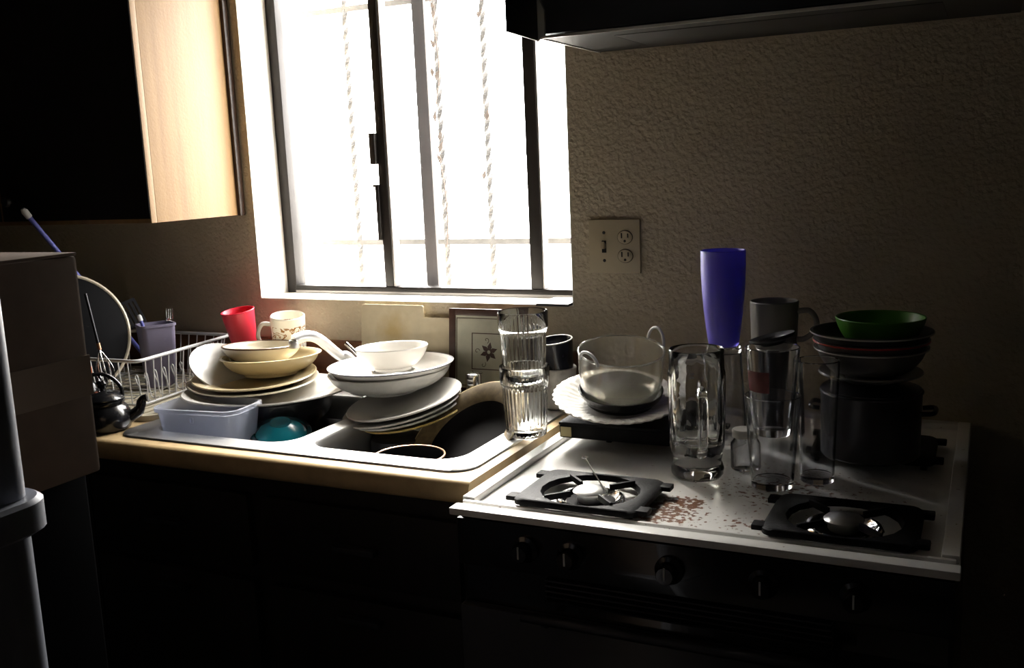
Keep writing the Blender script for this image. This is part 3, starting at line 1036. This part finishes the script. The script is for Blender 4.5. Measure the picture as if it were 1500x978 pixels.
gp_ = Vector((-.795, -.333, RZ + .0012))
tumbler('ribbed clear tumbler standing on the counter corner by the sink', gp_)
tumbler('ribbed clear tumbler stacked inside another on the counter corner', gp_ + Vector((.001, 0, .1055)), .15)

# ------------------------------------------------------------------ dark mug on speckled mug
q = Vector((-.832, -.100, RZ + .0005))
mug('speckled_mug', .040, .046, .085, M_speck, 'speckled white mug in the corner beside the stove', q, 0, 0, None)
q2 = q + Vector((-.004, .0, .0855))
dm = thing('dark_mug', 'dark blue mug set in the speckled mug by the wall', 'mug', q + Vector((.010, 0, .048)), facing(q), None, 4, -6)
lathe('body', cup_prof(.030, .0405, .098, .004, .006), M_fig, dm)
torus('rim', .0390, .0018, .0985, M_speck, dm)

# ================================================================== dish rack zone
dmx0, dmx1, dmy0, dmy1 = -2.16, -1.640, -.47, -.03
dr = thing('drain_mat', 'cream ribbed drain mat under the wire dish rack', 'drain mat', ((dmx0 + dmx1) / 2, (dmy0 + dmy1) / 2, CT + .0005))
hw, hd = (dmx1 - dmx0) / 2, (dmy1 - dmy0) / 2
bm = bmesh.new()
loft(bm, [[(x, y, z_) for x, y in rrect(-a, a, -b, b, .03, 5)] for a, b, z_ in ((hw, hd, 0), (hw, hd, .012), (hw - .008, hd - .008, .012), (hw - .01, hd - .01, .006))], True, True)
fin('tray', bm, M_mat, dr)
for k in range(16):
    x = -hw + .03 + k * (2 * hw - .06) / 15
    box('rib', x - .004, x + .004, -hd + .02, hd - .02, .0055, .0095, M_mat, dr, .0015)
RB = CT + .0005 + .0095
rk = thing('dish_rack', 'white coated wire dish rack on the drain mat', 'dish rack', (-1.93, -.235, RB))
tA, tB, tCc, tD = Vector((-1.723, -.414, 1.03)), Vector((-1.757, -.066, 1.03)), Vector((-2.10, -.066, 1.03)), Vector((-2.08, -.414, 1.03))
org = Vector((-1.93, -.235, RB))
top = [tA - org, tB - org, tCc - org, tD - org]
cen = sum(top, Vector()) / 4
bot = [Vector((cen.x + (v.x - cen.x) * .90, cen.y + (v.y - cen.y) * .90, .0035)) for v in top]


def closed(v, r):
    pts = []
    for i in range(4):
        a, b, c_ = v[i - 1], v[i], v[(i + 1) % 4]
        d1, d2 = (a - b).normalized(), (c_ - b).normalized()
        for s in range(5):
            t_ = s / 4
            p1, p2 = b + d1 * r, b + d2 * r
            pts.append(tuple(p1 * (1 - t_) ** 2 + b * 2 * t_ * (1 - t_) + p2 * t_ ** 2))
    return pts + [pts[0]]


tube('top_rail', closed(top, .025), .0042, M_wire, rk, 8)
tube('bottom_rail', closed(bot, .02), .0030, M_wire, rk, 8)
for i in range(4):
    a0, a1, b0, b1 = top[i], top[(i + 1) % 4], bot[i], bot[(i + 1) % 4]
    nw = 13 if i in (0, 2) else 12
    for k in range(1, nw):
        t_ = k / nw
        tube('wire', [tuple(a0.lerp(a1, t_)), tuple(b0.lerp(b1, t_))], .0016, M_wire, rk, 6)
for k in range(1, 10):
    t_ = k / 10
    a_, b_ = bot[0].lerp(bot[1], t_) + Vector((0, 0, .006)), bot[3].lerp(bot[2], t_) + Vector((0, 0, .006))
    m_ = a_.lerp(b_, .3)
    tube('plate_prong', spline([tuple(a_), tuple(a_.lerp(b_, .08)), tuple(a_.lerp(b_, .10) + Vector((0, 0, .05))), tuple(a_.lerp(b_, .13) + Vector((0, 0, .05))), tuple(a_.lerp(b_, .16)), tuple(b_)], 4), .0016, M_wire, rk, 6)

cd = Vector((-1.862, -.215, RB + .0055))
cq = thing('cutlery_caddy', 'mauve grey plastic cutlery holder in the dish rack', 'cutlery holder', cd, facing(cd) + .25)
bm = bmesh.new()
loft(bm, [[(x, y, z_) for x, y in rrect(-a, a, -b, b, .012, 5)] for a, b, z_ in ((.032, .026, 0), (.034, .028, .003), (.041, .034, .150), (.0435, .0365, .150), (.0435, .0365, .156), (.0395, .0325, .156), (.033, .027, .005))], True, True)
fin('holder', bm, M_caddy, cq)


def stick(name, label, cat, a, b, r, m, tipm=None, tiplen=.02):
    a, b = Vector(a), Vector(b)
    t = thing(name, label, cat, a)
    d = b - a
    L = d.length
    tube('handle', [(0, 0, 0), tuple(d * (1 - tiplen / L))], r, m, t, 10)
    if tipm:
        tube('tip', [tuple(d * (1 - tiplen / L)), tuple(d * (1 - tiplen * .3 / L)), tuple(d)], [r * 1.35, r * 1.45, r * .9], tipm, t, 10)
    return t


zc = cd.z + .012
# fork standing upright
ft = aty(248, 452, -.165)
fk = thing('fork', 'steel fork standing tines up in the cutlery holder', 'fork', (cd.x + .018, cd.y + .012, zc))
dv = ft - fk.location
tube('handle', [(0, 0, 0), tuple(dv * .5), tuple(dv * .72)], [.004, .003, .0022], M_chrome, fk, 8, .4)
nd = dv.normalized()
sd = Vector((math.cos(facing(ft)), math.sin(facing(ft)), 0))
tube('neck', spline([tuple(dv * .72), tuple(dv * .78 - sd * .002), tuple(dv * .86)], 4), [.0025, .003, .004, .006, .008, .009, .010, .010, .010], M_chrome, fk, 8, .25)
for k in range(4):
    o_ = sd * (-.0075 + .005 * k)
    tube('tine', [tuple(dv * .85 + o_), tuple(dv + o_)], [.0016, .0008], M_chrome, fk, 6)
# blue handled knife leaning out
a_ = Vector((cd.x + .014, cd.y - .006, zc + .004))
stick('butter_knife', 'blue handled knife with pale end leaning out of the holder', 'knife', a_, aty(203, 461, -.235), .0042, M_blueh, M_wire, .016)
a_ = Vector((cd.x - .004, cd.y - .010, zc + .004))
stick('peeler', 'dark peeler with a pale knob at the holder rim', 'peeler', a_, aty(206, 489, -.240), .0036, M_black, M_wire, .010)
# slotted turner
hd_ = aty(186, 447, -.22)
b_ = aty(203, 478, -.222)
a_ = Vector((cd.x - .018, cd.y + .008, zc))
tu = thing('slotted_turner', 'dark slotted turner propped in the cutlery holder', 'spatula', a_)
tube('handle', [(0, 0, 0), tuple(b_ - a_)], .0042, M_black, tu, 8)
d_ = (hd_ - b_).normalized()
s_ = Vector((math.cos(facing(hd_)), math.sin(facing(hd_)), 0))
s_ = (s_ - d_ * s_.dot(d_)).normalized()
nn = d_.cross(s_)
bm = bmesh.new()
Lh = (hd_ - b_).length + .012
for k in range(5):
    x0 = -.024 + k * .0104
    ps = [(x0, .008), (x0 + .0064, .008), (x0 + .0064, Lh - .008), (x0, Lh - .008)]
    q4 = [[b_ - a_ + s_ * x + d_ * y + nn * tt for x, y in ps] for tt in (-.001, .001)]
    loft(bm, q4, True, True)
for (y0, y1) in ((0, .0085), (Lh - .0085, Lh)):
    ps = [(-.024, y0), (.024, y0), (.024, y1), (-.024, y1)]
    loft(bm, [[b_ - a_ + s_ * x + d_ * y + nn * tt for x, y in ps] for tt in (-.001, .001)], True, True)
fin('head', bm, M_darkm, tu, smooth=False)
# long blue handle
stick('bottle_brush', 'long blue handled brush with white tip rising from the rack', 'brush', (-1.935, -.140, RB + .0055), aty(33, 306, -.45), .0055, M_blueh, M_wire, .024)

# big dark lid standing in the rack
lc = aty(97, 523, -.40)
lc.z = RB + .006 + .150
ld = thing('pan_lid', 'large round dark pan lid with pale rim standing in the rack', 'pan lid', (lc.x, lc.y, lc.z))
fzl = facing(lc) + .12
ld.rotation_euler = (Matrix.Rotation(fzl, 4, 'Z') @ Matrix.Rotation(math.radians(80), 4, 'X')).to_euler()
lathe('disc', [(0, .022), (.06, .020), (.11, .012), (.145, .002), (.145, -.002), (.11, .008), (.06, .016), (0, .018)][::-1], M_matteblack, ld, 64)
torus('rim', .1470, .0045, 0, M_ivory, ld, 80)
lathe('knob', [(0, .05), (.014, .05), (.018, .044), (.010, .034), (.008, .020), (0, .020)][::-1], M_matteblack, ld, 20)

# black kettle, bottle, whisk on the counter left of the sink
kp = Vector((-1.690, -.545, CT + .0005))
kt = thing('kettle', 'glossy black kettle on the counter left of the sink', 'kettle', kp, facing(kp))
lathe('body', [(0, 0), (.040, 0), (.050, .004), (.055, .018), (.054, .034), (.046, .050), (.040, .055), (.043, .060), (.043, .064), (.036, .066), (0, .066)], M_black, kt)
lathe('lid', [(.041, .0665), (.042, .069), (.030, .080), (.012, .085), (0, .085)], M_black, kt)
lathe('lid_knob', [(0, .108), (.008, .107), (.012, .101), (.009, .093), (.005, .089), (.005, .0845), (0, .0845)][::-1], M_black, kt, 20)
tube('spout', spline([(.046, -.01, .022), (.068, -.014, .036), (.076, -.016, .058), (.086, -.018, .062)], 5), [.013] * 3 + [.012] * 3 + [.010] * 4 + [.008] * 6, M_black, kt, 12)
tube('handle', spline([(-.040, 0, .060), (-.052, 0, .090), (-.030, 0, .118), (.010, 0, .118), (.036, 0, .090), (.038, 0, .062)], 6), .0042, M_black, kt, 10)
bpq = Vector((-1.784, -.515, CT + .0055))
simple('saucer', plate_prof(.031, .006), M_ivory, 'ivory saucer under the dark bottle near the cardboard box', 'saucer', bpq - Vector((0, 0, .005)))
bt = thing('sauce_bottle', 'small dark bottle with an orange cap behind the cardboard box', 'bottle', bpq + Vector((0.012, 0, .0005)))
lathe('body', [(0, 0), (.024, 0), (.026, .004), (.026, .065), (.020, .082), (.012, .090), (.012, .100), (0, .100)], M_black, bt, 28)
lathe('cap', [(0, .1005), (.0145, .1005), (.0145, .118), (.013, .121), (0, .121)], M_orange, bt, 24)
wk = Vector((-1.815, -.470, RB))
wh = thing('whisk', 'wire whisk leaning on the dark pan lid', 'whisk', wk)
t1 = aty(125, 430, -.50) - wk
t2 = aty(146, 512, -.495) - wk
t0 = aty(158, 560, -.490) - wk
tube('handle', [tuple(t2), tuple(t1)], .0030, M_darkm, wh, 8)
tube('ferrule', [tuple(t2 + (t1 - t2) * .0), tuple(t2 + (t1 - t2) * .12)], .0042, M_copper, wh, 8)
ax = (t0 - t2)
s1 = Vector((1, 0, 0))
s1 = (s1 - ax.normalized() * s1.dot(ax.normalized())).normalized()
s2 = ax.normalized().cross(s1)
for k in range(5):
    a = PI * k / 5
    sd2 = s1 * math.cos(a) + s2 * math.sin(a)
    L2 = [(0, 0), (.25, .010), (.6, .019), (.88, .016), (1, 0), (.88, -.016), (.6, -.019), (.25, -.010), (0, 0)]
    tube('loop_wire', spline([tuple(t2 + ax * f_ + sd2 * g_) for f_, g_ in L2], 4), .0007, M_chrome, wh, 5)
tube('stem', [tuple(t0), (0, 0, 0)], .0022, M_darkm, wh, 6)

# ================================================================== cardboard boxes on the left
bxr = -1.603


def carton(label, x0, x1, y0, y1, z0, z1):
    t = thing('cardboard_box', label, 'box', ((x0 + x1) / 2, (y0 + y1) / 2, z0))
    w, d, h = (x1 - x0) / 2, (y1 - y0) / 2, z1 - z0
    box('body', -w, w, -d, d, 0, h - .003, M_card, t, .005)
    box('flap', -w, -.001, -d, d, h - .0032, h, M_card, t, .001)
    box('flap', .001, w, -d, d, h - .0032, h, M_card, t, .001)
    box('tape', -w * .9, w + .0006, -.0, .0001, 0, .0001, M_tape, t) if False else None
    box('tape_band', w - .0005, w + .0008, -d, d + .0008, h * .36, h * .54, M_tape, t)
    box('tape_strip', -.025, .025, -d, d + .0006, h - .0005, h + .0006, M_tape, t)
    return t


carton('brown cardboard box with a band of tape on an added black cabinet', -1.25, -.839, -1.495, -1.290, 1.130, 1.362)
fc = thing('added_dark_cabinet', 'made-up black cabinet keeping the space under the cardboard box dark', 'cabinet', (-1.05, -1.391, 0))
box('body', -.205, .19, -.10, .098, 0, 1.129, M_matteblack, fc, .003)  # invented and coloured black so the space below the box stays dark
for k in range(3):
    d = box('drawer', -.195, .18, -.112, -.1005, .05 + k * .36, .39 + k * .36, M_matteblack, fc, .003)
    box('handle', -.05, .05, -.125, -.1125, .29 + k * .36, .30 + k * .36, M_darkm, d, .002)

# ================================================================== plastic shelf unit at far left
sxr, syb, szt = -.632, -1.505, 1.200
su = thing('shelf_unit', 'grey plastic shelf unit with round posts beside the cardboard box', 'shelf', (sxr - .20, syb - .36, 0))
sw_, sdp = .20, .36
for zt_ in (.35, szt, 1.62 + .22):
    bm = bmesh.new()
    loft(bm, [[(x, y, z_) for x, y in rrect(-a, a, -b, b, .03, 6)] for a, b, z_ in ((sw_ - .004, sdp - .004, zt_ - .027), (sw_, sdp, zt_ - .024), (sw_, sdp, zt_ - .003), (sw_ - .003, sdp - .003, zt_))], True, True)
    fin('shelf_board', bm, M_greyp, su)
for sx in (-1, 1):
    for sy in (-1, 1):
        cx_, cy_ = sx * (sw_ - .031), sy * (sdp - .031)
        for z0, z1 in ((0.0005, .3225), (.3505, szt - .0275), (szt + .0005, 1.8125)):
            po_ = lathe('post', [(0, z0), (.0195, z0), (.0195, z1), (0, z1)], M_greyp, su, 32, off=(cx_, cy_, 0))
        zc_ = aty(22, 312, syb - .03).z
        lathe('collar', [(.0196, zc_ - .016), (.023, zc_ - .016), (.0235, zc_ - .013), (.0235, zc_ + .013), (.023, zc_ + .016), (.0196, zc_ + .016)], M_greyp, su, 32, off=(cx_, cy_, 0))
lb = atx(8, 868, sxr - .012)
carton_l = thing('small_carton', 'small brown carton on a board of the grey shelf unit', 'box', (sxr - .17, syb - .22, .3505))
box('body', -.14, .112, -.18, .160, 0, lb.z - .3505, M_card, carton_l, .002)
box('tape_strip', -.14, .1125, -.02, .02, lb.z - .3508, lb.z - .350, M_tape, carton_l)

# ================================================================== stove
SW, SD = .3625, .36
stv = thing('gas_stove', 'white topped gas stove with black front and rusty burners', 'stove', (-.3825, -.361, 0))
bm = bmesh.new()
bx(bm, -SW + .004, SW - .004, -SD + .022, SD, .06, .884, .003)
fin('body', bm, M_black, stv)
box('kick_plate', -SW + .02, SW - .02, -SD + .05, SD - .02, 0, .06, M_black, stv)
EN = MATS['enamel']
# cooktop pan with raised border
bm = bmesh.new()
bx(bm, -SW, SW, -SD + .034, SD, .8845, .902)
fin('cooktop', bm, EN, stv, smooth=False)
box('left_border', -SW, -SW + .022, -SD + .034, SD, .9015, .914, EN, stv, .003)
box('right_border', SW - .022, SW, -SD + .034, SD, .9015, .914, EN, stv, .003)
box('rear_border', -SW + .022, SW - .022, SD - .022, SD, .9015, .914, EN, stv, .003)
box('front_ridge', -SW + .004, SW - .004, -SD + .026, -SD + .034, .8845, .910, EN, stv, .0025)
box('groove', -SW + .004, SW - .004, -SD + .019, -SD + .026, .8845, .901, M_matteblack, stv)
box('front_lip', -SW - .002, SW + .002, -SD - .008, -SD + .019, .8965, .9085, EN, stv, .003)
# control panel, louvres, door
box('control_panel', -SW + .004, SW - .004, -SD + .006, -SD + .0215, .812, .8885, M_black, stv, .002)
for kx in (-.24, -.165, -.013, .12, .24):
    k_ = lathe('knob', [(0, 0), (.021, 0), (.021, .006), (.015, .009), (.0135, .026), (.012, .028), (0, .028)], M_black, stv, 28)
    k_.matrix_local = Matrix.Translation((kx, -SD + .006, .852)) @ Matrix.Rotation(PI / 2, 4, 'X')
    box('pointer', -.0012, .0012, -.006, .013, .0278, .0295, M_wire, k_)
for k in range(5):
    zz_ = .772 + k * .0085
    o_ = box('louvre', -.21, .21, -SD + .004, -SD + .020, -.0012, .0012, M_darkm, stv)
    o_.location = (0, 0, zz_)
    o_.rotation_euler = (0, 0, 0)
box('louvre_back', -SW + .01, SW - .01, -SD + .0212, -SD + .0222, .765, .812, M_black, stv)
dr_ = box('oven_door', -SW + .004, SW - .004, -SD + .002, -SD + .0215, .20, .745, mat('charcoal_door_enamel', (0.055, 0.055, 0.06), .35, var=.08), stv, .004)
box('door_glass', -.20, .20, -SD + .0005, -SD + .003, .32, .60, M_black, dr_, .001)
tube('door_handle', [(-.235, -SD - .028, .758), (.235, -SD - .028, .758)], .0085, M_darkm, dr_, 14)
for sx in (-.21, .21):
    tube('handle_post', [(sx, -SD - .026, .757), (sx, -SD + .004, .735)], .007, M_darkm, dr_, 10)
box('broiler_drawer', -SW + .004, SW - .004, -SD + .002, -SD + .0215, .065, .195, M_black, stv, .004)


def burner(cx, cy, full=True):
    lathe('drip_bowl', [(.040, .9030), (.044, .9060), (.047, .9100), (.051, .9105), (.054, .9085), (.056, .9022)], M_chrome, stv, 40, off=(cx, cy, 0))
    lathe('bowl_well', [(0, .9022), (.039, .9022), (.039, .9028), (0, .9028)], M_well, stv, 32, off=(cx, cy, 0))
    lathe('burner_head', [(0, .9028), (.020, .9028), (.022, .906), (.022, .914), (.027, .9155), (.028, .919), (.024, .9225), (.012, .9245), (0, .925)], M_steel, stv, 32, off=(cx, cy, 0))
    # square pressed grate
    bm = bmesh.new()
    hwx, hwy = .102, .080
    zt0, zt1 = .9115, .922
    out = rrect(-hwx, hwx, -hwy, hwy, .018, 4)
    inn = [(.076 * math.cos(2 * PI * k / len(out) + PI / 4 - PI / 4 + .11), .072 * math.sin(2 * PI * k / len(out) + .11)) for k in range(len(out))]
    LL = [[(x + cx, y + cy, zt0) for x, y in out], [(x * 1.0 + cx, y + cy, zt1 - .003) for x, y in out], [(x * .96 + cx, y * .96 + cy, zt1) for x, y in out],
          [(x * 1.05 + cx, y * 1.05 + cy, zt1 - .002) for x, y in inn], [(x + cx, y + cy, zt0) for x, y in inn]]
    R = loft(bm, LL)
    n_ = len(out)
    for k in range(n_):
        bm.faces.new((R[-1][k], R[-1][(k + 1) % n_], R[0][(k + 1) % n_], R[0][k]))
    g = fin('grate', bm, M_iron2, stv, ang=50)
    for a in (PI / 4, 3 * PI / 4, 5 * PI / 4, 7 * PI / 4):
        ca, sa = math.cos(a), math.sin(a)
        b2 = bmesh.new()
        bx(b2, .034, .078, -.0025, .0025, .914, .924, .001)
        bmesh.ops.transform(b2, matrix=Matrix.Translation((cx, cy, 0)) @ Matrix.Rotation(a, 4, 'Z'), verts=b2.verts)
        fin('finger', b2, M_iron2, g)
    for sx in (-1, 1):
        for sy in (-1, 1):
            box('foot', cx + sx * .098 - .012 + sx * .006, cx + sx * .098 + .012 + sx * .006, cy + sy * .058 - .011, cy + sy * .058 + .011, .913, .921, M_iron2, g, .002)
            box('foot', cx + sx * .086 - .005, cx + sx * .086 + .005, cy + sy * .066 - .005, cy + sy * .066 + .005, .9022, .914, M_iron2, g, .001)


burner(-.555 + .3825, -.612 + .361)
burner(-.172 + .3825, -.612 + .361)
burner(-.555 + .3825, -.225 + .361)
burner(-.172 + .3825, -.225 + .361)
STZ = .902
GZ = .9258

# skewer across the front left grate
sk = thing('skewer', 'thin steel skewer lying across the front left burner grate', 'skewer', (-.56, -.60, GZ))
tube('shaft', [tuple(atz(858, 672, .9262) - Vector((-.56, -.60, GZ))), tuple(atz(888, 721, .9262) - Vector((-.56, -.60, GZ)))], .0013, M_chrome, sk, 6)
lathe('ring', [(.004, -.0008), (.006, -.0008), (.006, .0008), (.004, .0008)], M_chrome, sk, 16, off=tuple(atz(857, 670, .9262) - Vector((-.56, -.60, GZ))))

# flat black box under the fluted plate
gb = thing('griddle_box', 'flat black box with a beige end label under the fluted plate', 'box', (-.600, -.265, GZ))
box('body', -.112, .110, -.100, .095, 0, .024, M_iron2, gb, .002)
box('lid', -.113, .111, -.101, .096, .0245, .030, M_iron2, gb, .0015)
box('end_label', -.109, -.088, -.1018, -.0995, .003, .021, M_paper, gb)
PZ = GZ + .030

# fluted plate
fpp = atz(900, 600, PZ + .014)
fp = thing('fluted_plate', 'white fluted plate with a scalloped rim on the stove', 'plate', (fpp.x, fpp.y + .012, PZ + .0225), facing(fpp), None, 11, 2)
RF = .120


def fmod(i, a):
    return 1 + .012 * math.cos(36 * a) if i in (6, 7, 8) else 1.0


bm = bmesh.new()
prof = [(0, 0), (RF * .55, 0), (RF * .62, .002), (RF * .75, .007), (RF * .88, .011), (RF * .97, .014), (RF, .0155), (RF * 1.0, .018), (RF * .985, .0185), (RF * .88, .0150), (RF * .75, .0110), (RF * .62, .0055), (RF * .55, .004), (0, .004)]
rings = lathe_bm(bm, prof, 144, fmod)
for i in (8, 9, 10, 11):
    for k, v in enumerate(rings[i]):
        v.co.z += .0016 * math.cos(36 * (2 * PI * k / 144) + i * 1.1) * (1.0 if i < 11 else .5)
fin('body', bm, M_white, fp, ang=70)
box('brown_chip', -RF * .64, -RF * .60, .04, .048, .0065, .011, M_rimb, fp, .001) if False else None

# cloudy glass bowl with loop handles on a dark trivet bowl
up_ = (fp.rotation_euler.to_matrix() @ Vector((0, 0, 1)))
gbp = fp.location + up_ * .0045 + Vector((.006, .006, 0))
dk = thing('trivet_dish', 'dark shallow dish between the fluted plate and the cloudy bowl', 'dish', gbp, facing(gbp), None, 11, 2)
lathe('body', bowl_prof(.080, .026, .8, .003), M_black, dk)
gwp = gbp + up_ * .0105
gw = thing('glass_casserole', 'cloudy glass casserole bowl with two loop handles on the fluted plate', 'bowl', gwp, facing(gwp), None, 11, 2)
lathe('body', [(0, 0), (.055, 0), (.064, .004), (.072, .014), (.077, .030), (.0795, .060), (.081, .092), (.0795, .0935), (.0775, .092), (.0755, .060), (.073, .030), (.067, .016), (.058, .008), (0, .006)], M_pyrex, gw, 64)
torus('rim', .0795, .0018, .0930, M_glass, gw, 64)
for hx, hy, a0 in ((-.062, -.050, .67), (.064, .046, .62)):
    pass
for sgn, an in ((-1, PI + .75), (1, .62)):
    ca, sa = math.cos(an), math.sin(an)
    tx, ty = -sa, ca
    pts = []
    for k in range(9):
        t_ = PI * k / 8
        pts.append((ca * (.0800 + .003 * math.sin(t_)) + tx * .024 * math.cos(t_), sa * (.0800 + .003 * math.sin(t_)) + ty * .024 * math.cos(t_),
                    (.090 + .030 * math.sin(t_)) if sgn > 0 else (.090 + .020 * math.sin(t_))))
    tube('loop_handle', spline(pts, 3), .0028, M_wire, gw, 8)

# beer mug
bmp = Vector((-.430, -.437, STZ + .0005))
bmug = thing('beer_mug', 'tall clear glass beer mug with ribbed sides on the stove', 'beer mug', bmp, facing(bmp))
prof = [(0, .002), (.032, .0), (.040, .001), (.043, .006), (.0435, .016), (.041, .024), (.0400, .030), (.0445, .050), (.0455, .058), (.0465, .10), (.0475, .165), (.0475, .178), (.0455, .184), (.0450, .205), (.0455, .216), (.0440, .218),
        (.0425, .216), (.0420, .180), (.0415, .165), (.0400, .10), (.0380, .068), (.032, .058), (0, .056)]
lathe('body', prof, M_glass, bmug, 128, lambda i, a: (1 + .022 * abs(math.sin(8 * a)) - .011) if 8 <= i <= 10 else ((1 + .012 * math.cos(8 * a)) if 2 <= i <= 5 else 1), ang=60)
ha = -PI / 2 + .12
ca, sa = math.cos(ha), math.sin(ha)
hpts = [(.043, .150), (.060, .160), (.078, .156), (.086, .138), (.085, .110), (.078, .080), (.066, .058), (.042, .050)]
tube('handle', spline([(a * ca, a * sa, z_) for a, z_ in hpts], 7), .0078, M_glass, bmug, 16)

# nested pint glasses
pp = Vector((-.303, -.452, STZ + .0005))


def pint(label, p, tilt=0, roll=0, red=False, h=.150, r0=.033, r1=.044):
    t = thing('pint_glass', label, 'glass', p, facing(Vector(p)), None, tilt, roll)
    prof = [(0, 0), (r0 - .002, 0), (r0, .002), (r0 + (r1 - r0) * .5, h * .5), (r1, h), (r1 - .0012, h + .0012), (r1 - .0025, h), (r0 + (r1 - r0) * .5 - .003, h * .5), (r0 - .003, .012), (0, .010)]
    lathe('body', prof, M_pint, t, 48)
    if red:
        bm = bmesh.new()
        rows = []
        for j, zf in enumerate((.52, .64, .76)):
            zz = h * zf
            rr = r0 + (r1 - r0) * zf + .0006
            rows.append([bm.verts.new((rr * math.cos(a), rr * math.sin(a), zz)) for a in [-PI / 2 - 1.25 + .16 * k for k in range(8)]])
        for r1_, r2_ in zip(rows, rows[1:]):
            for k in range(7):
                bm.faces.new((r1_[k], r1_[k + 1], r2_[k + 1], r2_[k]))
        fin('red_label', bm, M_redl, t)
    return t


pint('lower pint glass holding another glass beside the beer mug', pp)
pint('upper nested pint glass with a red patch', pp + Vector((0, 0, .088)), 0, 0, True, .140, .030, .0425)
simple('shallow_dish', plate_prof(.036, .010), M_darkm, 'small dark lid lying tilted on the pint glasses', 'lid', pp + Vector((.002, .0, .2325)), -3, -13)
pint('tall pint glass standing behind the nested pair', pp + Vector((.062, .050, 0)), 0, 0, False, .200, .027, .034)

# tumbler upside down + violet cup
vp = Vector((-.418, -.290, GZ))
vp2 = aty(1060, 500, -.29)
stk_x = vp2.x
ug = simple('upturned_glass', [(0, .172), (.028, .172), (.031, .169), (.036, .09), (.0405, 0), (.038, 0), (.0335, .09), (.028, .160), (0, .162)], M_pint,
            'clear glass standing upside down beneath the violet cup', 'glass', (stk_x, -.29, GZ + .0005))
vc = thing('violet_cup', 'tall violet plastic cup on top of an upturned glass', 'cup', (stk_x, -.29, GZ + .1735), 0)
lathe('body', [(0, 0), (.025, 0), (.0265, .003), (.0305, .03), (.0345, .065), (.0370, .10), (.0385, .135), (.0385, .168), (.0378, .1685), (.0370, .168), (.0368, .135), (.0350, .10), (.0325, .065), (.0285, .03), (.0235, .006), (0, .005)], M_purple, vc, 64,
      mod=lambda i, a: 1 + (.02 * math.cos(4 * a) if 5 <= i <= 11 else 0))
torus('rim', .0378, .0014, .168, M_purple, vc)
# small white jar by the mug
sj = thing('spice_jar', 'small clear jar with white contents between the mug and the pints', 'jar', (-.365, -.375, STZ + .0005))
lathe('body', [(0, 0), (.021, 0), (.023, .003), (.023, .045), (.018, .052), (.018, .056), (.0165, .056), (.0165, .050), (.021, .044), (.021, .004), (0, .003)], M_pint, sj, 28)
lathe('lid', [(0, .0565), (.0205, .0565), (.0205, .068), (.019, .070), (0, .070)], M_speck, sj, 28)
simple('salt_bowl', bowl_prof(.028, .026, .5, .002), M_black, 'little black bowl upside right under the grey mug tin', 'bowl', (-.345, -.215, GZ + .0005)) if False else None

# grey mug on a tin
gq = aty(1134, 505, -.22)
tn = thing('food_tin', 'plain metal tin under the pale grey mug', 'tin', (gq.x, -.22, GZ + .0005))
lathe('body', [(0, 0), (.036, 0), (.036, .158), (0, .158)], M_darkm, tn, 36)
torus('seam', .0362, .0012, .157, M_steel, tn, 36)
torus('seam', .0362, .0012, .002, M_steel, tn, 36)
mug('grey_mug', .040, .043, .084, M_greym, 'pale grey mug standing on a metal tin behind the pints', (gq.x, -.22, GZ + .1595), 0, 0, -.2, .0035)

# bowl stack on the right rear burner
bq = Vector((-.170, -.300, GZ + .0005))
spt = thing('steel_pot', 'steel cooking pot at the bottom of the bowl stack', 'pot', bq)
lathe('body', cup_prof(.078, .080, .109, .0025, .004), M_pot, spt)
torus('rim', .080, .0022, .109, M_pot, spt)
lathe('lid', [(0, .1215), (.03, .120), (.06, .116), (.078, .1115), (.079, .1115), (.079, .1135), (.06, .1185), (.03, .1225), (0, .124)], M_pot, spt)
for sx in (-1, 1):
    tube('handle', spline([(sx * .079, -.022, .078), (sx * .098, -.02, .080), (sx * .098, .02, .080), (sx * .079, .022, .078)], 5), .004, M_black, spt, 8)
zq = GZ + .1255
simple('side_plate', plate_prof(.083, .014), M_greym, 'white side plate on the steel pot lid', 'plate', (bq.x - .002, bq.y, zq), 0, 0)
with_rim('serving_bowl', bowl_prof(.090, .050, .45, .004, .9, .004), M_dim, .0892, .0016, .0505, M_white, 'serving bowl low in the stack by the stove edge, darkened for light falloff', 'bowl', (bq.x - .002, bq.y, zq + .006))
with_rim('serving_bowl', bowl_prof(.091, .050, .45, .004, .9, .004), M_dim, .0905, .0018, .0500, M_redline, 'serving bowl with a red edge in the stack by the stove edge', 'bowl', (bq.x - .002, bq.y, zq + .019))
with_rim('serving_bowl', bowl_prof(.096, .050, .45, .004, .9, .004), M_darkm, .0955, .0018, .0510, M_white, 'serving bowl with white rim below the green bowl, darkened for light falloff', 'bowl', (bq.x - .002, bq.y, zq + .033))  # body colour darkened with the rest of the stack for light falloff
simple('green_bowl', bowl_prof(.071, .058, .45, .003, .8), M_green, 'green plastic bowl on top of the bowl stack', 'bowl', (bq.x + .012, bq.y, zq + .0495))

# ================================================================== groups of repeats
for o_ in list(COL.objects):
    if o_.parent is None and 'label' in o_:
        k_ = o_.name.split('.')[0]
        g_ = {'ribbed_tumbler': 'stacked ribbed tumblers', 'pint_glass': 'pint glasses on the stove', 'serving_bowl': 'nested bowls on the steel pot',
              'mixing_bowl': 'wide bowls of the right dish pile', 'base_cabinet': 'dark base cabinets under the worktop',
              'pudding_bowl': 'upturned bowls behind the dish pile'}.get(k_)
        if k_ == 'dinner_plate':
            g_ = 'plates of the left dish pile' if o_.location.x < -1.25 else 'tilted plates of the right dish pile'
        if g_:
            o_['group'] = g_
